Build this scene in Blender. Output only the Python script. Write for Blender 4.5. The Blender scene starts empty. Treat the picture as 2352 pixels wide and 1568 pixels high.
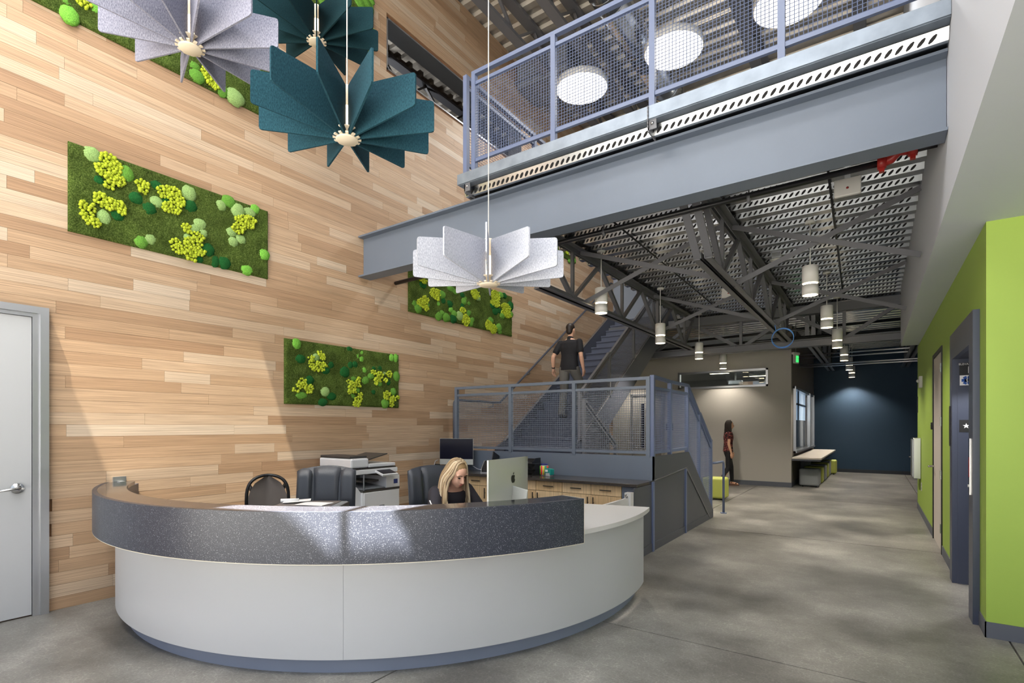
import bpy, math, random
from mathutils import Vector, Matrix, noise
random.seed(7)
S = bpy.context.scene
COL = S.collection
PI = math.pi

# ---------------------------------------------------------------- camera
CAM_A = math.atan2(832.0, 1196.0)
cam = bpy.data.cameras.new('camera')
cam.sensor_fit = 'HORIZONTAL'; cam.sensor_width = 36.0
cam.lens = 1196.0 / 2352.0 * 36.0
cam.shift_y = (978.0 - 784.0) / 2352.0
cam.clip_start = 0.05; cam.clip_end = 200
camo = bpy.data.objects.new('camera', cam); COL.objects.link(camo)
camo.location = (0, 0, 1.55); camo.rotation_euler = (PI / 2, 0, CAM_A)
S.camera = camo

# ---------------------------------------------------------------- sky, sun, exposure
W = bpy.data.worlds.new('sky'); S.world = W; W.use_nodes = True
bg = W.node_tree.nodes['Background']
bg.inputs[0].default_value = (0.80, 0.89, 1.0, 1); bg.inputs[1].default_value = 1.15
SUN_D = Vector((-0.10, 0.31, -1.01)).normalized()
sl = bpy.data.lights.new('sun', 'SUN'); sl.energy = 80.0; sl.angle = 0.006; sl.color = (1.0, 0.95, 0.86)
so = bpy.data.objects.new('sun', sl); COL.objects.link(so)
so.rotation_euler = SUN_D.to_track_quat('-Z', 'Y').to_euler(); so.location = (2, -4, 14)
S.view_settings.view_transform = 'Standard'; S.view_settings.look = 'None'
S.view_settings.gamma = 1.0; S.view_settings.use_curve_mapping = False
S.view_settings.exposure = 0.10
S.cycles.use_denoising = True
S.cycles.max_bounces = 8; S.cycles.diffuse_bounces = 5; S.cycles.glossy_bounces = 4
S.cycles.sample_clamp_indirect = 6.0
S.cycles.caustics_reflective = False; S.cycles.caustics_refractive = False

# ---------------------------------------------------------------- helpers
def lin(c):
    return tuple(((v / 255.0) / 12.92) if v / 255.0 <= 0.04045 else (((v / 255.0) + 0.055) / 1.055) ** 2.4 for v in c)

class MB:
    def __init__(s): s.v = []; s.f = []; s.sm = []
    def add(s, vs, fs, smooth=False):
        o = len(s.v); s.v += [tuple(v) for v in vs]
        for f in fs: s.f.append([i + o for i in f]); s.sm.append(smooth)
        return s
    def box(s, a, b):
        x0, x1 = sorted((a[0], b[0])); y0, y1 = sorted((a[1], b[1])); z0, z1 = sorted((a[2], b[2]))
        return s.add([(x0,y0,z0),(x1,y0,z0),(x1,y1,z0),(x0,y1,z0),(x0,y0,z1),(x1,y0,z1),(x1,y1,z1),(x0,y1,z1)],
                     [(0,3,2,1),(4,5,6,7),(0,1,5,4),(1,2,6,5),(2,3,7,6),(3,0,4,7)])
    def bar(s, p, q, w, h, up=(0, 0, 1)):
        p = Vector(p); q = Vector(q); d = (q - p).normalized(); u = Vector(up)
        if abs(d.dot(u)) > 0.98: u = Vector((0, 1, 0))
        r = d.cross(u).normalized() * (w / 2); t = r.cross(d).normalized() * (h / 2)
        vs = [p - r - t, p + r - t, p + r + t, p - r + t, q - r - t, q + r - t, q + r + t, q - r + t]
        return s.add(vs, [(0,3,2,1),(4,5,6,7),(0,1,5,4),(1,2,6,5),(2,3,7,6),(3,0,4,7)][::1])
    def prism(s, poly, axis, a, b):
        """poly: 2-D points; axis 'x': (y,z), 'y': (x,z), 'z': (x,y)"""
        def P(u, c):
            return {'x': (c, u[0], u[1]), 'y': (u[0], c, u[1]), 'z': (u[0], u[1], c)}[axis]
        n = len(poly)
        vs = [P(u, a) for u in poly] + [P(u, b) for u in poly]
        fs = [list(range(n))[::-1], list(range(n, 2 * n))] + [(i, (i + 1) % n, n + (i + 1) % n, n + i) for i in range(n)]
        return s.add(vs, fs)
    def tube(s, path, r, n=8, cap=True, smooth=True, flat=None):
        path = [Vector(p) for p in path]; rr = r if isinstance(r, (list, tuple)) else [r] * len(path)
        vs = []; fs = []; prev = None
        for i, p in enumerate(path):
            d = (path[min(i + 1, len(path) - 1)] - path[max(i - 1, 0)]).normalized()
            if prev is None:
                u = Vector((0, 0, 1)) if abs(d.z) < 0.9 else Vector((0, 1, 0))
                a = d.cross(u).normalized()
            else:
                a = (prev - d * prev.dot(d)).normalized()
            prev = a; b = d.cross(a)
            q = rr[i]; qa, qb = (q if isinstance(q, (list, tuple)) else (q, q))
            for k in range(n):
                t = 2 * PI * k / n
                vs.append(p + a * (qa * math.cos(t)) + b * (qb * math.sin(t)))
        m = len(path)
        for i in range(m - 1):
            for k in range(n):
                fs.append((i * n + k, i * n + (k + 1) % n, (i + 1) * n + (k + 1) % n, (i + 1) * n + k))
        if cap: fs += [list(range(n))[::-1], list(range((m - 1) * n, m * n))]
        return s.add(vs, fs, smooth)
    def lathe(s, prof, c=(0, 0, 0), n=24, smooth=True):
        vs = []; fs = []
        for r, z in prof:
            for k in range(n):
                t = 2 * PI * k / n; vs.append((c[0] + r * math.cos(t), c[1] + r * math.sin(t), c[2] + z))
        m = len(prof)
        for i in range(m - 1):
            for k in range(n):
                fs.append((i * n + k, i * n + (k + 1) % n, (i + 1) * n + (k + 1) % n, (i + 1) * n + k))
        fs += [list(range(n))[::-1], list(range((m - 1) * n, m * n))]
        return s.add(vs, fs, smooth)
    def ell(s, c, r, nu=12, nv=8, jitter=0.0, rot=None, smooth=True):
        vs = []; fs = []
        for j in range(nv + 1):
            ph = PI * j / nv
            for i in range(nu):
                th = 2 * PI * i / nu; k = 1 + (random.uniform(-jitter, jitter) if jitter and 0 < j < nv else 0)
                p = Vector((r[0] * math.sin(ph) * math.cos(th) * k, r[1] * math.sin(ph) * math.sin(th) * k, r[2] * math.cos(ph) * k))
                if rot is not None: p = rot @ p
                vs.append(Vector(c) + p)
        for j in range(nv):
            for i in range(nu):
                fs.append((j * nu + i, (j + 1) * nu + i, (j + 1) * nu + (i + 1) % nu, j * nu + (i + 1) % nu))
        return s.add(vs, fs, smooth)
    def ring(s, c, r0, r1, z0, z1, a0, a1, n=48, smooth=True):
        vs = []; fs = []
        for i in range(n + 1):
            t = math.radians(a0 + (a1 - a0) * i / n); cs, sn = math.cos(t), math.sin(t)
            for r, z in ((r0, z0), (r1, z0), (r1, z1), (r0, z1)): vs.append((c[0] + r * cs, c[1] + r * sn, z))
        for i in range(n):
            for k in range(4):
                fs.append((i * 4 + k, (i + 1) * 4 + k, (i + 1) * 4 + (k + 1) % 4, i * 4 + (k + 1) % 4))
        fs += [(0, 1, 2, 3)[::-1], tuple(n * 4 + k for k in range(4))]
        return s.add(vs, fs, False)
    def mesh(s, name, mat=None):
        me = bpy.data.meshes.new(name); me.from_pydata(s.v, [], s.f)
        me.polygons.foreach_set('use_smooth', s.sm)
        if mat: me.materials.append(mat)
        me.update(); me.validate(); return me
    def obj(s, name, mat, parent=None, kind=None):
        import bmesh
        me = s.mesh(name, mat)
        bm = bmesh.new(); bm.from_mesh(me); bmesh.ops.recalc_face_normals(bm, faces=bm.faces); bm.to_mesh(me); bm.free()
        o = bpy.data.objects.new(name, me); COL.objects.link(o)
        if parent: o.parent = parent
        if kind: o['kind'] = kind
        return o

def tag(o, label, cat, group=None):
    o['label'] = label; o['category'] = cat
    if group: o['group'] = group
    return o
def thing(name, label, cat, loc=(0, 0, 0), rotz=0, group=None):
    o = bpy.data.objects.new(name, None); COL.objects.link(o); o.empty_display_size = 0.1
    o.location = loc; o.rotation_euler = (0, 0, rotz)
    return tag(o, label, cat, group)
def struct(o, label=None):
    o['kind'] = 'structure'
    if label: o['label'] = label
    return o
def bevel(o, w, seg=2):
    m = o.modifiers.new('bevel', 'BEVEL'); m.width = w; m.segments = seg; m.limit_method = 'ANGLE'; m.angle_limit = math.radians(40); return o
def subsurf(o, l=1):
    m = o.modifiers.new('subsurf', 'SUBSURF'); m.levels = l; m.render_levels = l; return o
def smooth(o):
    for p in o.data.polygons: p.use_smooth = True
    return o
def copy_tree(o, parent=None):
    c = o.copy(); COL.objects.link(c)
    if parent is not None: c.parent = parent
    for ch in list(o.children): copy_tree(ch, c)
    return c
def text(body, name, mat, size, M, parent=None, extrude=0.001, align='CENTER'):
    cu = bpy.data.curves.new(name, 'FONT'); cu.body = body; cu.size = size; cu.extrude = extrude
    cu.align_x = align; cu.align_y = 'CENTER'; cu.materials.append(mat)
    tmp = bpy.data.objects.new('tmp', cu); COL.objects.link(tmp)
    me = bpy.data.meshes.new_from_object(tmp.evaluated_get(bpy.context.evaluated_depsgraph_get()))
    bpy.data.objects.remove(tmp); me.name = name
    if not me.materials: me.materials.append(mat)
    o = bpy.data.objects.new(name, me); COL.objects.link(o); o.matrix_world = M
    if parent: o.parent = parent
    return o

# ---------------------------------------------------------------- materials
MATS = {}
def mat(name, col, rough=0.5, metal=0.0, spec=0.5, emit=None, estr=0.0, bump=0.0, bscale=200.0, var=0.0, vscale=3.0, coat=0.0, alpha=None):
    m = bpy.data.materials.new(name); m.use_nodes = True; nt = m.node_tree; b = nt.nodes['Principled BSDF']
    c = lin(col) + (1,)
    b.inputs['Base Color'].default_value = c; b.inputs['Roughness'].default_value = rough
    b.inputs['Metallic'].default_value = metal; b.inputs['Specular IOR Level'].default_value = spec
    b.inputs['Coat Weight'].default_value = coat
    if emit: b.inputs['Emission Color'].default_value = lin(emit) + (1,); b.inputs['Emission Strength'].default_value = estr
    g = nt.nodes.new('ShaderNodeNewGeometry')
    if var:
        n = nt.nodes.new('ShaderNodeTexNoise'); n.inputs['Scale'].default_value = vscale; n.inputs['Detail'].default_value = 5
        nt.links.new(g.outputs['Position'], n.inputs['Vector'])
        r = nt.nodes.new('ShaderNodeMapRange'); r.inputs[1].default_value = 0.3; r.inputs[2].default_value = 0.7
        r.inputs[3].default_value = 1 - var; r.inputs[4].default_value = 1 + var
        nt.links.new(n.outputs[0], r.inputs[0])
        mx = nt.nodes.new('ShaderNodeVectorMath'); mx.operation = 'SCALE'; mx.inputs[0].default_value = c[:3]
        nt.links.new(r.outputs[0], mx.inputs['Scale']); nt.links.new(mx.outputs[0], b.inputs['Base Color'])
    if bump:
        n = nt.nodes.new('ShaderNodeTexNoise'); n.inputs['Scale'].default_value = bscale; n.inputs['Detail'].default_value = 3
        nt.links.new(g.outputs['Position'], n.inputs['Vector'])
        bp = nt.nodes.new('ShaderNodeBump'); bp.inputs['Strength'].default_value = bump; bp.inputs['Distance'].default_value = 0.01
        nt.links.new(n.outputs[0], bp.inputs['Height']); nt.links.new(bp.outputs[0], b.inputs['Normal'])
    MATS[name] = m; return m
def nodes(name):
    m = bpy.data.materials.new(name); m.use_nodes = True; MATS[name] = m
    nt = m.node_tree; return m, nt, nt.nodes['Principled BSDF'], nt.nodes.new, nt.links.new

def ramp(new, stops):
    r = new('ShaderNodeValToRGB'); e = r.color_ramp.elements
    e[0].position, e[0].color = stops[0][0], lin(stops[0][1]) + (1,)
    e[1].position, e[1].color = stops[-1][0], lin(stops[-1][1]) + (1,)
    for p, c in stops[1:-1]:
        x = e.new(p); x.color = lin(c) + (1,)
    return r

def wood_mat(name, source, stops, gscale=(0.0, 1.8, 240.0)):
    m, nt, b, new, link = nodes(name)
    if source == 'object':
        inf = new('ShaderNodeObjectInfo'); rnd = inf.outputs['Random']
    else:
        geo = new('ShaderNodeNewGeometry'); rnd = geo.outputs['Random Per Island']
    geo2 = new('ShaderNodeNewGeometry')
    off = new('ShaderNodeVectorMath'); off.operation = 'MULTIPLY'; off.inputs[1].default_value = gscale
    link(geo2.outputs['Position'], off.inputs[0])
    rs = new('ShaderNodeMath'); rs.operation = 'MULTIPLY'; rs.inputs[1].default_value = 37.0; link(rnd, rs.inputs[0])
    cmb = new('ShaderNodeCombineXYZ'); link(rs.outputs[0], cmb.inputs[0])
    ad = new('ShaderNodeVectorMath'); link(off.outputs[0], ad.inputs[0]); link(cmb.outputs[0], ad.inputs[1])
    n = new('ShaderNodeTexNoise'); n.inputs['Scale'].default_value = 1.0; n.inputs['Detail'].default_value = 4; n.inputs['Roughness'].default_value = 0.6
    link(ad.outputs[0], n.inputs['Vector'])
    rp = ramp(new, stops); link(rnd, rp.inputs[0])
    mr = new('ShaderNodeMapRange'); mr.inputs[1].default_value = 0.25; mr.inputs[2].default_value = 0.75; mr.inputs[3].default_value = 0.52; mr.inputs[4].default_value = 1.30
    link(n.outputs[0], mr.inputs[0])
    mx = new('ShaderNodeVectorMath'); mx.operation = 'SCALE'; link(rp.outputs[0], mx.inputs[0]); link(mr.outputs[0], mx.inputs['Scale'])
    link(mx.outputs[0], b.inputs['Base Color']); b.inputs['Roughness'].default_value = 0.55
    return m
WSTOPS = [(0.0, (166, 133, 103)), (0.16, (177, 145, 114)), (0.4, (187, 156, 125)), (0.65, (194, 166, 137)), (0.86, (200, 176, 150)), (1.0, (206, 187, 165))]
wood_o = wood_mat('bamboo_plank', 'object', WSTOPS)
wood_i = wood_mat('bamboo_planks', 'island', WSTOPS)
cab_wood = wood_mat('cabinet_oak', 'object', [(0, (214, 184, 140)), (1, (226, 200, 160))], (240.0, 3.0, 2.0))

m, nt, b, new, link = nodes('polished_concrete'); concrete = m
g = new('ShaderNodeNewGeometry')
n1 = new('ShaderNodeTexNoise'); n1.inputs['Scale'].default_value = 0.9; n1.inputs['Detail'].default_value = 7; n1.inputs['Roughness'].default_value = 0.62
n2 = new('ShaderNodeTexNoise'); n2.inputs['Scale'].default_value = 70; n2.inputs['Detail'].default_value = 4
wp = new('ShaderNodeTexNoise'); wp.inputs['Scale'].default_value = 9; wp.inputs['Detail'].default_value = 3
link(g.outputs['Position'], n1.inputs['Vector']); link(g.outputs['Position'], n2.inputs['Vector']); link(g.outputs['Position'], wp.inputs['Vector'])
sc = new('ShaderNodeVectorMath'); sc.operation = 'SCALE'; sc.inputs['Scale'].default_value = 0.16; link(wp.outputs['Color'], sc.inputs[0])
ad = new('ShaderNodeVectorMath'); link(g.outputs['Position'], ad.inputs[0]); link(sc.outputs[0], ad.inputs[1])
vo = new('ShaderNodeTexVoronoi'); vo.feature = 'DISTANCE_TO_EDGE'; vo.inputs['Scale'].default_value = 15; link(ad.outputs[0], vo.inputs['Vector'])
rp = ramp(new, [(0.30, (70, 69, 67)), (0.43, (102, 100, 97)), (0.55, (128, 126, 122)), (0.70, (158, 156, 151))]); link(n1.outputs[0], rp.inputs[0])
mr = new('ShaderNodeMapRange'); mr.inputs[1].default_value = 0.3; mr.inputs[2].default_value = 0.7; mr.inputs[3].default_value = 0.82; mr.inputs[4].default_value = 1.16; link(n2.outputs[0], mr.inputs[0])
cr = new('ShaderNodeMapRange'); cr.inputs[1].default_value = 0.0; cr.inputs[2].default_value = 0.035; cr.inputs[3].default_value = 1.4; cr.inputs[4].default_value = 1.0; link(vo.outputs[0], cr.inputs[0])
mu = new('ShaderNodeMath'); mu.operation = 'MULTIPLY'; link(mr.outputs[0], mu.inputs[0]); link(cr.outputs[0], mu.inputs[1])
mx = new('ShaderNodeVectorMath'); mx.operation = 'SCALE'; link(rp.outputs[0], mx.inputs[0]); link(mu.outputs[0], mx.inputs['Scale'])
link(mx.outputs[0], b.inputs['Base Color'])
rr = new('ShaderNodeMapRange'); rr.inputs[3].default_value = 0.28; rr.inputs[4].default_value = 0.5; link(n1.outputs[0], rr.inputs[0]); link(rr.outputs[0], b.inputs['Roughness'])

def speckle(name, base, chip, rough):
    m, nt, b, new, link = nodes(name)
    g = new('ShaderNodeNewGeometry')
    cols = []
    for sc, th in ((420, 0.085), (240, 0.03)):
        v = new('ShaderNodeTexVoronoi'); v.inputs['Scale'].default_value = sc; link(g.outputs['Position'], v.inputs['Vector'])
        sp = new('ShaderNodeSeparateColor'); link(v.outputs['Color'], sp.inputs[0])
        gt = new('ShaderNodeMath'); gt.operation = 'LESS_THAN'; gt.inputs[1].default_value = th; link(sp.outputs[0], gt.inputs[0])
        ds = new('ShaderNodeMath'); ds.operation = 'LESS_THAN'; ds.inputs[1].default_value = 0.42; link(v.outputs['Distance'], ds.inputs[0])
        pr = new('ShaderNodeMath'); pr.operation = 'MULTIPLY'; link(gt.outputs[0], pr.inputs[0]); link(ds.outputs[0], pr.inputs[1]); cols.append(pr)
    mxm = new('ShaderNodeMath'); mxm.operation = 'MAXIMUM'; link(cols[0].outputs[0], mxm.inputs[0]); link(cols[1].outputs[0], mxm.inputs[1])
    mix = new('ShaderNodeMix'); mix.data_type = 'RGBA'; mix.inputs['A'].default_value = lin(base) + (1,); mix.inputs['B'].default_value = lin(chip) + (1,)
    link(mxm.outputs[0], mix.inputs['Factor']); link(mix.outputs['Result'], b.inputs['Base Color']); b.inputs['Roughness'].default_value = rough
    return m
terrazzo = speckle('speckled_solid_surface', (52, 56, 68), (176, 181, 190), 0.36)
terrazzo_top = speckle('polished_speckled_top', (52, 54, 62), (150, 154, 160), 0.10)
quartz = speckle('dark_counter_quartz', (62, 58, 56), (110, 106, 102), 0.18)

m, nt, b, new, link = nodes('moss_carpet'); mossmat = m
g = new('ShaderNodeNewGeometry')
n1 = new('ShaderNodeTexNoise'); n1.inputs['Scale'].default_value = 90; n1.inputs['Detail'].default_value = 6; n1.inputs['Roughness'].default_value = 0.7
n2 = new('ShaderNodeTexNoise'); n2.inputs['Scale'].default_value = 5; n2.inputs['Detail'].default_value = 4
link(g.outputs['Position'], n1.inputs['Vector']); link(g.outputs['Position'], n2.inputs['Vector'])
rp = ramp(new, [(0.3, (42, 60, 22)), (0.5, (82, 102, 42)), (0.7, (132, 150, 78))]); link(n1.outputs[0], rp.inputs[0])
mr = new('ShaderNodeMapRange'); mr.inputs[1].default_value = 0.3; mr.inputs[2].default_value = 0.7; mr.inputs[3].default_value = 0.65; mr.inputs[4].default_value = 1.25; link(n2.outputs[0], mr.inputs[0])
mx = new('ShaderNodeVectorMath'); mx.operation = 'SCALE'; link(rp.outputs[0], mx.inputs[0]); link(mr.outputs[0], mx.inputs['Scale']); link(mx.outputs[0], b.inputs['Base Color'])
bp = new('ShaderNodeBump'); bp.inputs['Strength'].default_value = 1.0; bp.inputs['Distance'].default_value = 0.02; link(n1.outputs[0], bp.inputs['Height']); link(bp.outputs[0], b.inputs['Normal'])
b.inputs['Roughness'].default_value = 0.95; b.inputs['Specular IOR Level'].default_value = 0.1
def mossy(name, c):
    return mat(name, c, 0.95, 0, 0.1, bump=1.0, bscale=170, var=0.28, vscale=110)
cush = {'s': mossy('sage_moss', (150, 182, 112)), 'g': mossy('green_moss', (104, 156, 62)), 'b': mossy('bright_moss', (120, 184, 72)), 'd': mossy('dark_moss', (34, 92, 44))}
limem = mossy('lime_lichen', (184, 200, 58))

def felt(name, a, bcol):
    m, nt, b, new, link = nodes(name)
    g = new('ShaderNodeTexCoord')
    mp = new('ShaderNodeVectorMath'); mp.operation = 'MULTIPLY'; mp.inputs[1].default_value = (160, 160, 60); link(g.outputs['Object'], mp.inputs[0])
    n = new('ShaderNodeTexNoise'); n.inputs['Scale'].default_value = 1.0; n.inputs['Detail'].default_value = 5; n.inputs['Roughness'].default_value = 0.75; link(mp.outputs[0], n.inputs['Vector'])
    rp = ramp(new, [(0.36, a), (0.64, bcol)]); link(n.outputs[0], rp.inputs[0]); link(rp.outputs[0], b.inputs['Base Color'])
    b.inputs['Roughness'].default_value = 0.95; b.inputs['Specular IOR Level'].default_value = 0.15
    return m
felt_white = felt('white_felt', (150, 155, 172), (208, 211, 220))
felt_grey = felt('grey_felt', (100, 102, 120), (158, 159, 174))
felt_teal = felt('teal_felt', (20, 50, 62), (42, 80, 92))
felt_dark = felt('dark_teal_felt', (14, 40, 48), (28, 58, 64))

steel = mat('blue_grey_steel_paint', (103, 113, 128), 0.42, 0, 0.5, var=0.04, vscale=2)
rail = mat('blue_steel_rail_paint', (98, 110, 140), 0.4)
dsteel = mat('charcoal_steel_paint', (100, 101, 106), 0.42)
galv = mat('galvanised_deck', (196, 200, 204), 0.24, 1.0, var=0.10, vscale=6)
galv2 = mat('galvanised_edge', (134, 144, 156), 0.45, 0.5, var=0.14, vscale=8)
alum = mat('aluminium', (196, 198, 202), 0.3, 0.9)
chrome = mat('brushed_chrome', (200, 200, 200), 0.2, 1.0)
blackm = mat('black_plastic', (24, 24, 26), 0.4)
blackp = mat('black_pipe', (30, 30, 33), 0.35)
redm = mat('red_coupling_paint', (160, 40, 36), 0.35)
whitep = mat('white_wall_paint', (200, 205, 214), 0.7)
greyw = mat('grey_wall_paint', (172, 168, 162), 0.7, bump=0.1, bscale=300)
greyd = mat('taupe_wall_paint', (118, 112, 106), 0.7)
navy = mat('navy_wall_paint', (32, 56, 78), 0.7)
green = mat('lime_wall_paint', (148, 176, 74), 0.6)
baseb = mat('slate_baseboard', (86, 90, 100), 0.5)
kickm = mat('slate_kick', (138, 147, 168), 0.5)
panelm = mat('charcoal_panel', (74, 77, 86), 0.45)
doorw = mat('pale_grey_door_paint', (182, 184, 187), 0.4)
lam = mat('pale_laminate', (192, 194, 198), 0.4)
lam2 = mat('white_worksurface', (216, 215, 215), 0.35)
creamedge = mat('cream_edge_band', (214, 208, 190), 0.4)
leather = mat('black_leather', (60, 63, 70), 0.32, bump=0.12, bscale=160)
meshm = mat('chair_mesh_fabric', (112, 104, 98), 0.7)
plastw = mat('printer_white', (226, 227, 230), 0.4)
plastg = mat('printer_grey', (130, 134, 140), 0.45)
plastd = mat('printer_dark', (62, 60, 60), 0.4)
screenm = mat('dark_screen', (16, 16, 34), 0.3, spec=0.2)
paper = mat('paper', (232, 232, 232), 0.7)
treadm = mat('slate_stair', (88, 94, 112), 0.55)
stringm = mat('slate_stringer', (80, 84, 96), 0.45)
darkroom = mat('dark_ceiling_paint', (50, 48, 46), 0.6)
lampw = mat('pendant_white_shell', (222, 221, 218), 0.5)
glow = mat('lamp_glow', (255, 240, 214), 0.5, emit=(255, 236, 200), estr=9.0)
glow2 = mat('disc_glow', (255, 255, 255), 0.5, emit=(255, 252, 246), estr=2.0)
glow3 = mat('tube_glow', (255, 230, 190), 0.5, emit=(255, 226, 180), estr=5.5)
frost = mat('frosted_tube', (238, 226, 208), 0.5, emit=(255, 226, 180), estr=0.35)
hubm = mat('warm_hub', (206, 196, 178), 0.5, emit=(255, 222, 172), estr=0.14)
limef = mat('lime_vinyl', (178, 186, 92), 0.6)
greyf = mat('grey_vinyl', (150, 154, 158), 0.6)
bluec = mat('blue_cable', (92, 150, 226), 0.4)
signb = mat('sign_black', (14, 14, 16), 0.5)
signw = mat('sign_white', (240, 240, 240), 0.5)
signbl = mat('sign_blue', (30, 84, 170), 0.5)
exitg = mat('exit_green', (60, 210, 110), 0.5, emit=(60, 230, 110), estr=1.2)
elevm = mat('elevator_frame_paint', (64, 70, 88), 0.35)
cabshadow = mat('cabinet_gap_dark', (48, 38, 30), 0.7)
glass = bpy.data.materials.new('window_glass'); glass.use_nodes = True
gb = glass.node_tree.nodes['Principled BSDF']; gb.inputs['Base Color'].default_value = (0.9, 0.95, 1, 1); gb.inputs['Roughness'].default_value = 0.03
gb.inputs['Transmission Weight'].default_value = 1.0; gb.inputs['IOR'].default_value = 1.05
pglass = bpy.data.materials.new('clear_pane'); pglass.use_nodes = True; pn_ = pglass.node_tree; pn_.nodes.clear()
po_ = pn_.nodes.new('ShaderNodeOutputMaterial'); px_ = pn_.nodes.new('ShaderNodeMixShader'); pt_ = pn_.nodes.new('ShaderNodeBsdfTransparent'); pg_ = pn_.nodes.new('ShaderNodeBsdfGlossy')
pt_.inputs[0].default_value = (0.86, 0.9, 0.88, 1); pg_.inputs['Roughness'].default_value = 0.02; px_.inputs[0].default_value = 0.12
pn_.links.new(pt_.outputs[0], px_.inputs[1]); pn_.links.new(pg_.outputs[0], px_.inputs[2]); pn_.links.new(px_.outputs[0], po_.inputs[0])

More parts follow.
